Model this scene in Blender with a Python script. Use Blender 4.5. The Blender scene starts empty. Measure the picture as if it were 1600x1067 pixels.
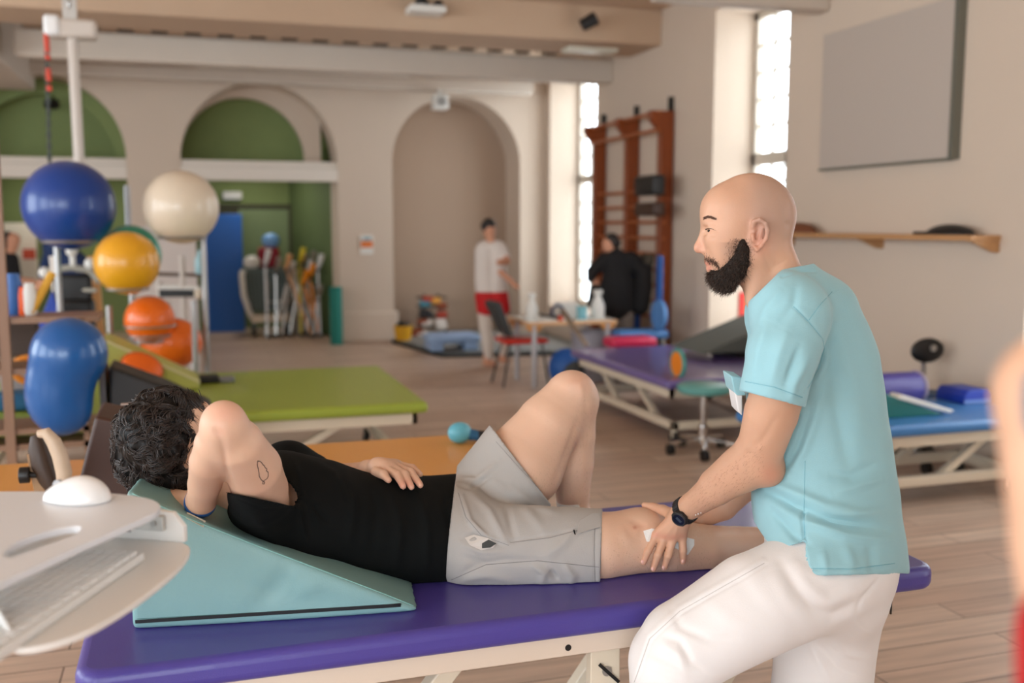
import bpy, bmesh, math, random
import numpy as np
from mathutils import Vector, Matrix
from mathutils.bvhtree import BVHTree
random.seed(7); np.random.seed(7)
scene = bpy.context.scene
COL = scene.collection
PI = math.pi

# ---------------------------------------------------------------- camera, sky, lights, exposure
F = 1556.0                                   # focal length in pixels of the 1600x1067 frame
PITCH = math.radians(6.72); YAW = math.radians(17.8); CAMH = 1.62
cp, sp = math.cos(PITCH), math.sin(PITCH); cyw, syw = math.cos(YAW), math.sin(YAW)
cd = bpy.data.cameras.new('camera'); cam = bpy.data.objects.new('camera', cd); COL.objects.link(cam)
cam.location = (0, 0, CAMH); cam.rotation_euler = (PI/2 - PITCH, 0, -YAW)
cd.sensor_width = 36; cd.lens = 36*F/1600; cd.clip_start = .05; cd.clip_end = 200
cd.dof.use_dof = True; cd.dof.focus_distance = 2.3; cd.dof.aperture_fstop = 2.0
scene.camera = cam
w = bpy.data.worlds.new('sky'); scene.world = w; w.use_nodes = True
w.node_tree.nodes['Background'].inputs[0].default_value = (.84, .93, 1.0, 1)
w.node_tree.nodes['Background'].inputs[1].default_value = 6.0
scene.view_settings.view_transform = 'Standard'; scene.view_settings.look = 'None'
scene.view_settings.gamma = 1; scene.view_settings.exposure = 0.3
scene.view_settings.use_curve_mapping = False
def area(name, loc, rot, sx, sy, energy, color=(1, 1, 1), portal=False):
    l = bpy.data.lights.new(name, 'AREA'); l.shape = 'RECTANGLE'; l.size = sx; l.size_y = sy
    l.energy = energy; l.color = color
    if portal: l.cycles.is_portal = True
    o = bpy.data.objects.new(name, l); COL.objects.link(o); o.location = loc; o.rotation_euler = rot
    return o
WIN = [(11.8, 13.5), (7.55, 8.83), (3.6, 4.88), (-.7, .7)]     # windows of the right wall, along y
ZS, ZT = .45, 3.66
for a, b in WIN:
    area('daylight_portal', (5.5, (a+b)/2, (ZS+ZT)/2), (0, PI/2, 0), ZT-ZS, b-a, 0, portal=True)
area('rear_portal', (-3, -4.1, 2.05), (PI/2, 0, 0), 5.2, 3.1, 0, portal=True)
for a, b in ((-3.2, 1.4), (2.2, 5.2), (6.2, 9.2)): area('left_portal', (-6.45, (a+b)/2, 2.1), (0, -PI/2, 0), 2.8, b-a, 0, portal=True)

# ---------------------------------------------------------------- where a photo pixel lies in the room
def ray(px, py):
    a = (px-800)/F; b = (533.5-py)/F
    Y = cp+b*sp; Z = -sp+b*cp
    return Vector((cyw*a+syw*Y, -syw*a+cyw*Y, Z)), Y
O = Vector((0, 0, CAMH))
def at_z(px, py, z=0.): r, _ = ray(px, py); return O+r*((z-CAMH)/r.z)
def at_y(px, py, y): r, _ = ray(px, py); return O+r*(y/r.y)
def at_x(px, py, x): r, _ = ray(px, py); return O+r*(x/r.x)
def at_d(px, py, D): r, Y = ray(px, py); return O+r*(D/Y)      # D metres ahead of the camera
def depth(p): return (p.x*syw+p.y*cyw)*cp-(p.z-CAMH)*sp
def px_of(P):                                                   # N x 3 array -> pixels
    X = P[:, 0]*cyw-P[:, 1]*syw; Y = P[:, 0]*syw+P[:, 1]*cyw; Zz = P[:, 2]-CAMH
    d = Y*cp-Zz*sp; u = Zz*cp+Y*sp
    return 800+F*X/d, 533.5-F*u/d

# ---------------------------------------------------------------- materials
def lin(c):
    return tuple(((v/255)/12.92 if v <= 10 else ((v/255+.055)/1.055)**2.4) for v in c)
MATS = {}
def mat(name, c, rough=.5, metal=0., bump=0., bscale=60., vary=0., vscale=6., coat=0., spec=.5, sheen=0., attr=None, sss=0.):
    if name in MATS: return MATS[name]
    m = bpy.data.materials.new(name); m.use_nodes = True; nt = m.node_tree; b = nt.nodes['Principled BSDF']
    L = nt.links; c = lin(c)
    b.inputs['Base Color'].default_value = (*c, 1); b.inputs['Roughness'].default_value = rough
    b.inputs['Metallic'].default_value = metal; b.inputs['Specular IOR Level'].default_value = spec
    b.inputs['Coat Weight'].default_value = coat; b.inputs['Sheen Weight'].default_value = sheen
    if sss:
        b.inputs['Subsurface Weight'].default_value = sss; b.inputs['Subsurface Radius'].default_value = (.012, .005, .003); b.inputs['Subsurface Scale'].default_value = 1
    tc = nt.nodes.new('ShaderNodeTexCoord')
    src = None
    if attr:
        at = nt.nodes.new('ShaderNodeVertexColor'); at.layer_name = attr; src = at.outputs[0]
    if vary:
        n = nt.nodes.new('ShaderNodeTexNoise'); n.inputs['Scale'].default_value = vscale; n.inputs['Detail'].default_value = 5
        L.new(tc.outputs['Object'], n.inputs['Vector'])
        mr = nt.nodes.new('ShaderNodeMapRange'); mr.inputs[3].default_value = 1-vary; mr.inputs[4].default_value = 1+vary
        L.new(n.outputs[0], mr.inputs[0])
        mx = nt.nodes.new('ShaderNodeMix'); mx.data_type = 'RGBA'; mx.blend_type = 'MULTIPLY'; mx.inputs[0].default_value = 1
        mx.inputs[6].default_value = (*c, 1)
        if src: L.new(src, mx.inputs[6])
        L.new(mr.outputs[0], mx.inputs[7]); src = mx.outputs[2]
    if src: L.new(src, b.inputs['Base Color'])
    if bump:
        n2 = nt.nodes.new('ShaderNodeTexNoise'); n2.inputs['Scale'].default_value = bscale; n2.inputs['Detail'].default_value = 4
        L.new(tc.outputs['Object'], n2.inputs['Vector'])
        bp = nt.nodes.new('ShaderNodeBump'); bp.inputs['Strength'].default_value = bump; bp.inputs['Distance'].default_value = .01
        L.new(n2.outputs[0], bp.inputs['Height']); L.new(bp.outputs[0], b.inputs['Normal'])
    MATS[name] = m
    return m
def glass(name, tint=(1, 1, 1)):
    if name in MATS: return MATS[name]
    m = bpy.data.materials.new(name); m.use_nodes = True; nt = m.node_tree; nt.nodes.clear()
    o = nt.nodes.new('ShaderNodeOutputMaterial'); t = nt.nodes.new('ShaderNodeBsdfTransparent'); g = nt.nodes.new('ShaderNodeBsdfGlossy')
    mx = nt.nodes.new('ShaderNodeMixShader'); mx.inputs[0].default_value = .06
    t.inputs[0].default_value = (*tint, 1); g.inputs['Roughness'].default_value = .02
    nt.links.new(t.outputs[0], mx.inputs[1]); nt.links.new(g.outputs[0], mx.inputs[2])
    nt.links.new(mx.outputs[0], o.inputs[0]); MATS[name] = m
    return m
def wood(name, c1, c2, stretch=(1, 14, 14), rough=.45, scale=3.):
    if name in MATS: return MATS[name]
    m = mat(name, c1, rough); nt = m.node_tree; L = nt.links; b = nt.nodes['Principled BSDF']
    tc = nt.nodes.new('ShaderNodeTexCoord'); mp = nt.nodes.new('ShaderNodeMapping'); mp.inputs['Scale'].default_value = stretch
    n = nt.nodes.new('ShaderNodeTexNoise'); n.inputs['Scale'].default_value = scale; n.inputs['Detail'].default_value = 6
    cr = nt.nodes.new('ShaderNodeMix'); cr.data_type = 'RGBA'
    cr.inputs[6].default_value = (*lin(c1), 1); cr.inputs[7].default_value = (*lin(c2), 1)
    L.new(tc.outputs['Object'], mp.inputs[0]); L.new(mp.outputs[0], n.inputs['Vector']); L.new(n.outputs[0], cr.inputs[0]); L.new(cr.outputs[2], b.inputs['Base Color'])
    return m

# ---------------------------------------------------------------- mesh building
def frame_of(d):
    d = d.normalized(); a = Vector((0, 0, 1)) if abs(d.z) < .9 else Vector((1, 0, 0))
    s = d.cross(a).normalized(); return s, s.cross(d).normalized()
class MB:
    def __init__(s): s.v = []; s.f = []
    def add(s, vs, fs):
        n = len(s.v); s.v += [Vector(p) for p in vs]; s.f += [tuple(i+n for i in f) for f in fs]; return s
    def box(s, x0, x1, y0, y1, z0, z1):
        x0, x1 = sorted((x0, x1)); y0, y1 = sorted((y0, y1)); z0, z1 = sorted((z0, z1))
        return s.add([(x0,y0,z0),(x1,y0,z0),(x1,y1,z0),(x0,y1,z0),(x0,y0,z1),(x1,y0,z1),(x1,y1,z1),(x0,y1,z1)],
                     [(3,2,1,0),(4,5,6,7),(0,1,5,4),(1,2,6,5),(2,3,7,6),(3,0,4,7)])
    def bar(s, a, b, w, h=None, up=None):                # square bar from a to b
        a = Vector(a); b = Vector(b); h = h or w; d = b-a
        p, q = frame_of(d) if up is None else (d.normalized().cross(Vector(up)).normalized(), Vector(up))
        vs = [c+p*(i*w/2)+q*(j*h/2) for c in (a, b) for i, j in ((-1,-1),(1,-1),(1,1),(-1,1))]
        return s.add(vs, [(3,2,1,0),(4,5,6,7),(0,1,5,4),(1,2,6,5),(2,3,7,6),(3,0,4,7)])
    def tube(s, pts, r, n=10, closed=False, cap=True):
        pts = [Vector(p) for p in pts]; m = len(pts); rs = r if isinstance(r, (list, tuple)) else [r]*m
        vs = []; prev = None
        for i, p in enumerate(pts):
            d = (pts[(i+1) % m]-pts[i-1]) if closed or 0 < i < m-1 else (pts[1]-pts[0] if i == 0 else pts[-1]-pts[-2])
            d.normalize()
            if prev is None: a, b = frame_of(d)
            else:
                a = prev-d*prev.dot(d)
                if a.length < 1e-6: a, b = frame_of(d)
                a.normalize(); b = d.cross(a)*-1
                b = a.cross(d)
            prev = a
            vs += [p+(a*math.cos(2*PI*k/n)+b*math.sin(2*PI*k/n))*rs[i] for k in range(n)]
        fs = []
        for i in range(m if closed else m-1):
            j = (i+1) % m
            fs += [(i*n+k, i*n+(k+1) % n, j*n+(k+1) % n, j*n+k) for k in range(n)]
        if cap and not closed:
            fs += [tuple(range(n))[::-1], tuple(range((m-1)*n, m*n))]
        return s.add(vs, fs)
    def cyl(s, a, b, r, r2=None, n=20): return s.tube([a, b], [r, r if r2 is None else r2], n)
    def ring(s, c, R, r, axis=(0, 0, 1), n=32, k=8):
        a, b = frame_of(Vector(axis)); c = Vector(c)
        return s.tube([c+(a*math.cos(2*PI*i/n)+b*math.sin(2*PI*i/n))*R for i in range(n)], r, k, closed=True)
    def sphere(s, c, r, n=32, m=20, sc=(1, 1, 1)):
        c = Vector(c); vs = [c+Vector((0, 0, r*sc[2]))]
        for i in range(1, m):
            t = PI*i/m
            vs += [c+Vector((r*sc[0]*math.sin(t)*math.cos(2*PI*k/n), r*sc[1]*math.sin(t)*math.sin(2*PI*k/n), r*sc[2]*math.cos(t))) for k in range(n)]
        vs.append(c-Vector((0, 0, r*sc[2]))); fs = []
        for k in range(n):
            fs.append((0, 1+k, 1+(k+1) % n)); L = len(vs)-1; o = 1+(m-2)*n
            fs.append((L, o+(k+1) % n, o+k))
        for i in range(m-2):
            o = 1+i*n
            fs += [(o+k, o+n+k, o+n+(k+1) % n, o+(k+1) % n) for k in range(n)]
        return s.add(vs, fs)
    def lathe(s, prof, c=(0, 0, 0), n=32):               # prof: (r, z) upwards
        c = Vector(c); vs = []
        for r, z in prof: vs += [c+Vector((r*math.cos(2*PI*k/n), r*math.sin(2*PI*k/n), z)) for k in range(n)]
        fs = []
        for i in range(len(prof)-1):
            fs += [(i*n+k, i*n+(k+1) % n, (i+1)*n+(k+1) % n, (i+1)*n+k) for k in range(n)]
        fs += [tuple(range(n))[::-1], tuple(range((len(prof)-1)*n, len(prof)*n))]
        return s.add(vs, fs)
    def prism(s, poly, off):                             # polygon (3D points) swept by off
        poly = [Vector(p) for p in poly]; off = Vector(off); n = len(poly)
        return s.add(poly+[p+off for p in poly], [tuple(range(n))[::-1], tuple(range(n, 2*n))]+[(i, (i+1) % n, n+(i+1) % n, n+i) for i in range(n)])
    def move(s, M):
        s.v = [M @ p for p in s.v]; return s
    def build(s, name, m, parent=None, bevel=0., smooth=False, seg=3, world=True, sub=0):
        off = Vector((0, 0, 0))
        if world:
            p = parent
            while p is not None: off += p.location; p = p.parent
        loc = None
        if parent is None:
            xs = [v.x for v in s.v]; ys = [v.y for v in s.v]; zs = [v.z for v in s.v]
            loc = off = Vector(((min(xs)+max(xs))/2, (min(ys)+max(ys))/2, min(zs)))
        me = bpy.data.meshes.new(name); me.from_pydata([v-off for v in s.v], [], s.f); me.materials.append(m)
        bm = bmesh.new(); bm.from_mesh(me); bmesh.ops.recalc_face_normals(bm, faces=bm.faces); bm.to_mesh(me); bm.free()
        o = bpy.data.objects.new(name, me); COL.objects.link(o); o.parent = parent
        if loc: o.location = loc
        if bevel:
            md = o.modifiers.new('bevel', 'BEVEL'); md.width = bevel; md.segments = seg; md.limit_method = 'ANGLE'; md.angle_limit = .6
        if sub:
            md = o.modifiers.new('sub', 'SUBSURF'); md.levels = sub; md.render_levels = sub
        if smooth or bevel or sub:
            for p in me.polygons: p.use_smooth = True
            if not (sub or smooth == 2):
                me.update()
                try: me.set_sharp_from_angle(angle=.7 if not bevel else 1.2)
                except Exception: pass
        return o
def tag(o, label, cat, group=None):
    o['label'] = label; o['category'] = cat
    if group: o['group'] = group
    return o
def thing(name, label, cat, loc=(0, 0, 0), group=None, rz=0.):
    o = bpy.data.objects.new(name, None); COL.objects.link(o); o.location = loc; o.rotation_euler = (0, 0, rz); o.empty_display_size = .1
    return tag(o, label, cat, group)
def struct(o): o['kind'] = 'structure'; return o
def clone(o, label=None, loc=None, rz=None, parent=None):
    c = o.copy(); COL.objects.link(c); c.parent = parent
    if parent is None:
        if label: c['label'] = label
        if loc: c.location = loc
        if rz is not None: c.rotation_euler = (0, 0, rz)
    for ch in list(o.children): clone(ch, parent=c)
    return c
# ================================================================ THE ROOM
M_wall = mat('warm_plaster', (208, 190, 172), .85, bump=.15, bscale=25, vary=.03, vscale=1.5)
M_white = mat('white_plaster', (226, 216, 204), .8, bump=.1, bscale=20)
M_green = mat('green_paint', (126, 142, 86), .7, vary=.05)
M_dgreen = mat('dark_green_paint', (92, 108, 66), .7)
M_beam = mat('beam_paint', (205, 192, 178), .8, vary=.03)
CZ = 3.9
# floor of wooden boards
fm = mat('floor_boards', (176, 148, 128), .42); nt = fm.node_tree; Lk = nt.links; bs = nt.nodes['Principled BSDF']
tc = nt.nodes.new('ShaderNodeTexCoord'); br = nt.nodes.new('ShaderNodeTexBrick')
br.inputs['Scale'].default_value = 1; br.inputs['Brick Width'].default_value = 1.4; br.inputs['Row Height'].default_value = .16
br.inputs['Mortar Size'].default_value = .003; br.inputs['Color1'].default_value = (*lin((206, 182, 162)), 1); br.inputs['Color2'].default_value = (*lin((188, 160, 140)), 1)
br.inputs['Mortar'].default_value = (*lin((105, 85, 72)), 1)
mp = nt.nodes.new('ShaderNodeMapping'); mp.inputs['Scale'].default_value = (1.2, 16, 1)
nz = nt.nodes.new('ShaderNodeTexNoise'); nz.inputs['Scale'].default_value = 1.6; nz.inputs['Detail'].default_value = 8
mr = nt.nodes.new('ShaderNodeMapRange'); mr.inputs[1].default_value = .3; mr.inputs[2].default_value = .7; mr.inputs[3].default_value = .8; mr.inputs[4].default_value = 1.15
mx = nt.nodes.new('ShaderNodeMix'); mx.data_type = 'RGBA'; mx.blend_type = 'MULTIPLY'; mx.inputs[0].default_value = 1
Lk.new(tc.outputs['Object'], br.inputs['Vector']); Lk.new(tc.outputs['Object'], mp.inputs[0]); Lk.new(mp.outputs[0], nz.inputs['Vector'])
Lk.new(nz.outputs[0], mr.inputs[0]); Lk.new(br.outputs[0], mx.inputs[6]); Lk.new(mr.outputs[0], mx.inputs[7]); Lk.new(mx.outputs[2], bs.inputs['Base Color'])
struct(MB().box(-6.6, 5.6, -4.2, 17, -.12, 0).build('floor', fm))
struct(MB().box(-6.6, 5.6, -4.2, 17, CZ, CZ+.12).build('ceiling', mat('ceiling_paint', (205, 178, 152), .85)))

# right wall with deep window reveals
b = MB(); ys = [-4.2]
for a, c in sorted(WIN): ys += [a, c]
ys.append(17)
for i in range(0, len(ys), 2): b.box(4.9, 5.45, ys[i], ys[i+1], 0, CZ)
for a, c in WIN: b.box(4.9, 5.45, a, c, 0, ZS); b.box(4.9, 5.45, a, c, ZT, CZ)
struct(b.build('wall_right', M_wall))
M_frame = mat('window_frame_paint', (196, 186, 172), .5); M_iron = mat('black_iron', (30, 27, 25), .5)
for n, (a, c) in enumerate(WIN):
    wroot = bpy.data.objects.new('window_%d' % (n+1), None); COL.objects.link(wroot); wroot.location = (5.36, (a+c)/2, ZS); struct(wroot)
    fb = MB(); X0, X1 = 5.33, 5.39
    fb.box(X0, X1, a, a+.07, ZS, ZT); fb.box(X0, X1, c-.07, c, ZS, ZT); fb.box(X0, X1, a, c, ZT-.07, ZT); fb.box(X0, X1, a, c, ZS, ZS+.09)
    fb.box(X0, X1, a, c, 2.19, 2.31); mid = (a+c)/2; fb.box(X0, X1, mid-.045, mid+.045, ZS, ZT)
    for q in (a+.07+(mid-.045-a-.07)/2, mid+.045+(c-.07-mid-.045)/2): fb.box(X0+.01, X1-.01, q-.012, q+.012, ZS, ZT)
    for k in range(1, 5): z = 2.31+(ZT-.07-2.31)*k/5; fb.box(X0+.01, X1-.01, a, c, z-.013, z+.013)
    for k in range(1, 6): z = ZS+.09+(2.19-ZS-.09)*k/6; fb.box(X0+.01, X1-.01, a, c, z-.013, z+.013)
    fb.build('window_frame', M_frame, wroot, bevel=.004, seg=1)
    MB().box(5.358, 5.362, a+.07, c-.07, ZS+.09, ZT-.07).build('pane', glass('window_glass'), wroot)
    hb = MB()
    for z in (2.75, 3.3): hb.box(5.29, 5.34, a+.0, a+.05, z-.05, z+.05); hb.cyl((5.29, a+.03, z-.07), (5.29, a+.03, z+.07), .014)
    hb.build('hinge', M_iron, wroot)
    MB().tube([(5.33, mid, 2.02), (5.25, mid, 2.04), (5.24, mid, 2.12), (5.30, mid, 2.17)], .014, 8).build('handle', mat('grey_metal', (150, 145, 140), .35, .8), wroot, smooth=True)
# walls behind and to the left of the camera, the left one with wide windows
b = MB().box(-6.6, -5.6, -4.2, -4.0, 0, CZ); b.box(-.4, 5.45, -4.2, -4.0, 0, CZ); b.box(-5.6, -.4, -4.2, -4.0, 0, .5); b.box(-5.6, -.4, -4.2, -4.0, 3.6, CZ); struct(b.build('wall_rear', M_wall))
b = MB(); ys = [-4.2, -3.2, 1.4, 2.2, 5.2, 6.2, 9.2, 17]
for i in range(0, 8, 2): b.box(-6.6, -6.3, ys[i], ys[i+1], 0, CZ)
for i in (1, 3, 5): b.box(-6.6, -6.3, ys[i], ys[i+1], 0, .7); b.box(-6.6, -6.3, ys[i], ys[i+1], 3.5, CZ)
struct(b.build('wall_left', M_wall))
# back wall of arches
AR = [(-2.75, -.74, 2.46), (-.09, 1.92, 2.46), (2.67, 4.52, 2.46)]
def arch_over(b, x0, x1, sp_, zt, y0, y1, n=28):
    c = (x0+x1)/2; r = (x1-x0)/2
    arc = [(c+r*math.cos(t), sp_+r*math.sin(t)) for t in [PI*i/n for i in range(n+1)]]       # right to left
    for i in range(n):                                                       # narrow upright slabs follow the curve
        (xa, za), (xb, zb) = arc[i+1], arc[i]
        b.prism([(xa, y0, za), (xb, y0, zb), (xb, y0, zt), (xa, y0, zt)], (0, y1-y0, 0))
b = MB(); Y0, Y1 = 13.7, 14.38
for x0, x1 in ((-6.6, -2.75), (-.74, -.09), (1.92, 2.67), (4.52, 4.9)): b.box(x0, x1, Y0, Y1, 0, CZ)
for x0, x1, s_ in AR: arch_over(b, x0, x1, s_, CZ, Y0, Y1)
struct(b.build('wall_back', M_wall))
# recess back of the right niche, lunettes, lintels
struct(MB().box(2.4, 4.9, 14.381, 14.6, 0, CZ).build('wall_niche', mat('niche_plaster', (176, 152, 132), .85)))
b = MB(); b.box(1.54, 1.76, 14.15, 14.3, 2.42, 3.6); arch_over(b, -.09, 1.54, 2.5, 3.6, 14.15, 14.3); struct(b.build('trim_1', M_wall))
b = MB(); b.box(-2.75, -2.6, 14.2, 14.3, 2.42, 3.6); arch_over(b, -2.6, -.9, 2.42, 3.6, 14.2, 14.3); b.box(-.9, -.74, 14.2, 14.3, 2.42, 3.6); struct(b.build('trim_2', M_green))
struct(MB().box(-3.2, 2.3, 14.6, 14.7, 2.42, 3.7).build('wall_lunette', M_green))
for i, (x0, x1) in enumerate(((-2.75, -.74), (-.09, 1.92))):
    b = MB().box(x0, x1, Y0-.01, Y0+.12, 2.19, 2.37); b.box(x0, x1, Y0+.03, 14.6, 2.37, 2.45); struct(b.build('trim_%d' % (i+3), M_white, bevel=.01))
# column plinth and low steps of plaster
b = MB().box(1.86, 2.72, 13.64, 14.38, 0, .42); struct(b.build('baseboard_back', M_wall, bevel=.03))
# green room behind the arches
struct(MB().box(-3.6, 2.4, 16.2, 16.35, 0, 2.7).build('wall_green_back', M_green))
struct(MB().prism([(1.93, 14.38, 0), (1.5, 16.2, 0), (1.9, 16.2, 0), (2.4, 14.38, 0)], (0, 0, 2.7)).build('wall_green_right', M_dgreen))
struct(MB().box(-3.7, -3.5, 14.38, 16.3, 0, 2.7).build('wall_green_left', M_green))
struct(MB().box(-3.6, 2.4, 14.72, 16.18, 2.62, 2.7).build('wall_green_soffit', M_green))
d = bpy.data.objects.new('door_1', None); COL.objects.link(d); d.location = (1.1, 16.19, 0); struct(d)
MB().box(.72, 1.48, 16.14, 16.2, 0, 1.87).build('door_leaf', mat('pale_green_door', (126, 144, 102), .6), d, bevel=.005)
b = MB().box(.36, .72, 16.12, 16.2, 0, 1.88); b.box(.36, 1.52, 16.12, 16.2, 1.86, 1.93); b.box(1.48, 1.53, 16.1, 16.2, 0, 1.93); b.build('door_frame', mat('dark_olive_frame', (64, 62, 36), .6), d)
tag(MB().box(.5, .78, 16.1, 16.2, 2.0, 2.12).build('exit_sign_box', mat('white_plastic', (228, 226, 220), .4), bevel=.01), 'small white box light on the green wall above the doorway', 'light box')
tag(MB().box(.14, .74, 15.55, 16.05, 0, 1.77).build('tall_locker', mat('blue_laminate', (20, 98, 190), .35), bevel=.01), 'tall bright blue cupboard standing in the green room', 'cupboard')
# beams
b = MB().box(-6.6, 4.9, 10.0, 10.8, 3.53, CZ); struct(b.build('trim_5', mat('beam_plaster', (196, 168, 142), .85, vary=.03), bevel=.01))
b = MB().box(-1.62, 4.9, 11.3, 11.5, 3.3, 3.58); struct(b.build('trim_6', M_beam, bevel=.02))
b = MB().box(-6.6, 4.58, 13.3, 13.52, 3.4, 3.56); struct(b.build('trim_7', M_beam, bevel=.02))
b = MB().box(-6.6, -1.75, 10.8, 13.7, 3.25, CZ); struct(b.build('trim_8', M_beam, bevel=.02))
b = MB().box(3.4, 4.9, 7.0, 7.16, 3.3, 3.5); struct(b.build('trim_9', M_beam, bevel=.02))
# the row of dark sockets along the second beam
b = MB(); x = -1.3
while x < 4.3: b.box(x, x+.16, 11.15, 11.28, 3.585, 3.64); x += .33
b.box(-1.35, 4.4, 11.2, 11.3, 3.63, 3.66)
tag(b.build('track_rail', mat('dark_bronze', (52, 38, 28), .6)), 'long dark notched ceiling rail above the pale second beam', 'ceiling rail')
t = thing('ceiling_light', 'long white fluorescent batten hanging below the pale beams', 'light', (1.4, 12.2, 3.4))
MB().box(.09, 2.67, 12.1, 12.35, 3.47, 3.55).build('housing', mat('white_enamel', (225, 222, 214), .4), t, bevel=.01)
MB().box(.12, 2.64, 12.13, 12.32, 3.41, 3.47).build('diffuser', mat('opal_plastic', (235, 230, 222), .35), t, bevel=.02)
for x in (.4, 2.3): MB().cyl((x, 12.2, 3.55), (x, 12.2, CZ), .01).build('suspension_rod', M_iron, t)
# left side: post of a shelf unit right at the frame's edge
# ================================================================ THINGS ON THE WALLS
M_board = mat('grey_panel', (186, 173, 162), .55); M_steel = mat('steel', (190, 188, 184), .3, .9); M_chrome = mat('chrome', (220, 220, 220), .12, 1)
M_black = mat('black_plastic', (16, 15, 16), .45); M_darkgrey = mat('dark_grey_fabric', (58, 60, 60), .8); M_cream = mat('cream_enamel', (222, 208, 186), .35)
M_whitep = mat('white_plastic', (228, 226, 220), .4)
t = thing('wall_panel', 'large pale grey rectangular panel hung high on the right wall', 'panel', (4.86, 6.26, 2.06))
MB().box(4.85, 4.9, 5.54, 7.0, 2.06, 3.11).build('panel_face', M_board, t, bevel=.004)
MB().box(4.835, 4.9, 5.5, 5.54, 2.05, 3.12).build('edge_strip', mat('grey_aluminium', (120, 120, 110), .4, .5), t)
MB().box(4.84, 4.9, 5.54, 7.0, 2.045, 2.062).build('bottom_strip', mat('grey_aluminium', (120, 120, 110), .4, .5), t)
M_oak = wood('pale_oak', (196, 148, 100), (170, 122, 78), (14, 1, 14))
t = thing('wall_shelf', 'long pale wooden shelf on brackets on the right wall', 'shelf', (4.78, 6.4, 1.45))
MB().box(4.66, 4.9, 5.1, 7.9, 1.515, 1.55).build('shelf_board', M_oak, t, bevel=.004)
for y in (5.13, 6.25, 7.4):
    MB().prism([(4.9, y-.02, 1.515), (4.68, y-.02, 1.515), (4.86, y-.02, 1.44), (4.9, y-.02, 1.44)], (0, .04, 0)).build('bracket', M_oak, t)
def blob(c, s, n=24): return MB().sphere(c, 1, n, 14, s)
b = MB().sphere((4.78, 7.15, 1.55), 1, 28, 16, (.09, .22, .085)); b.v = [Vector((p.x, p.y, max(p.z, 1.551))) for p in b.v]
tag(b.build('leather_beret', mat('brown_leather', (112, 62, 34), .6, bump=.3), smooth=True), 'brown folded cap at the left end of the wall shelf', 'cap')
b = MB().sphere((4.78, 5.42, 1.55), 1, 28, 16, (.1, .2, .07)); b.v = [Vector((p.x, p.y, max(p.z, 1.551))) for p in b.v]
b.box(4.7, 4.86, 5.5, 5.68, 1.551, 1.57)
tag(b.build('flat_hat', M_black, smooth=True), 'black flat cap near the right end of the wall shelf', 'cap')
# wall bars
M_bar = wood('orange_varnished_wood', (150, 72, 26), (112, 48, 16), (8, 8, 1), .3)
t = thing('wall_bars', 'tall orange brown wooden wall bars with three uprights between the windows', 'wall bars', (4.82, 10.6, 0))
for a, c in ((11.32, 11.66), (10.4, 10.68), (9.55, 9.82)):
    b = MB().box(4.74, 4.88, (a+c)/2-.055, (a+c)/2+.055, 0, 2.8); b.prism([(4.74, (a+c)/2-.055, 2.8), (4.62, (a+c)/2-.055, 2.8), (4.62, (a+c)/2-.055, 2.72), (4.74, (a+c)/2-.055, 2.58)], (0, .11, 0))
    b.build('upright', M_bar, t, bevel=.005)
zs = [2.78, 2.6]+[1.98-.17*k for k in range(12)]
for z in zs: MB().cyl((4.70 if z > 2.1 else 4.78, 9.6, z), (4.70 if z > 2.1 else 4.78, 11.5, z), .02, n=10).build('rung', wood('rung_wood', (178, 96, 44), (146, 72, 30), (8, 1, 8), .3), t, smooth=True)
for y in (9.69, 10.54, 11.49): MB().box(4.84, 4.9, y-.015, y+.015, 2.7, 2.95).build('wall_hook', M_iron, t)
for (px, py, hh, col, nm, lab) in ((1016, 290, .17, M_black, 'roll_cushion', 'square black cushion hung highest on the wall bars'), (1016, 327, .1, mat('dark_brown_vinyl', (60, 36, 24), .5), 'roll_cushion', 'thin dark brown cushion on the wall bars below the black cushion')):
    p = at_x(px, py, 4.6); tag(MB().box(4.52, 4.66, p.y-.24, p.y+.24, p.z-hh/2-.02, p.z+hh/2+.02).build(nm, col, bevel=.03), lab, 'cushion')
p = at_x(1030, 492, 4.5)
t = thing('wobble_paddle', 'light blue round paddle with a flat strap hung on the wall bars', 'paddle', (p.x, p.y, p.z-.2))
MB().cyl((p.x-.02, p.y, p.z), (p.x+.02, p.y, p.z), .155, n=32).build('disc', mat('light_blue_plastic', (88, 138, 196), .45), t, smooth=True)
MB().box(p.x-.01, p.x+.01, p.y-.05, p.y+.05, p.z+.1, p.z+.6).build('strap', mat('mid_blue_strap', (44, 96, 170), .6), t)
for i, (px, py, w_, h_, c_, lab) in enumerate(((1012, 405, .16, .12, (60, 52, 40), 'small olive bag hooked on the wall bars'), (1008, 428, .2, .3, (34, 30, 30), 'black bag hanging on the wall bars above the blue paddle'), (993, 470, .1, .75, (20, 70, 140), 'dark blue exercise strap hanging behind the person in black'), (975, 505, .3, .3, (128, 44, 26), 'rust red bag beneath the wall bars'))):
    p = at_x(px, py, 4.6); b = MB().box(p.x-.05, p.x+.05, p.y-w_/2, p.y+w_/2, max(p.z-h_/2, .02), p.z+h_/2)
    tag(b.build('hanging_bag', mat('bag_colour_%d' % i, c_, .7), bevel=.03), lab, 'bag')
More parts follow.
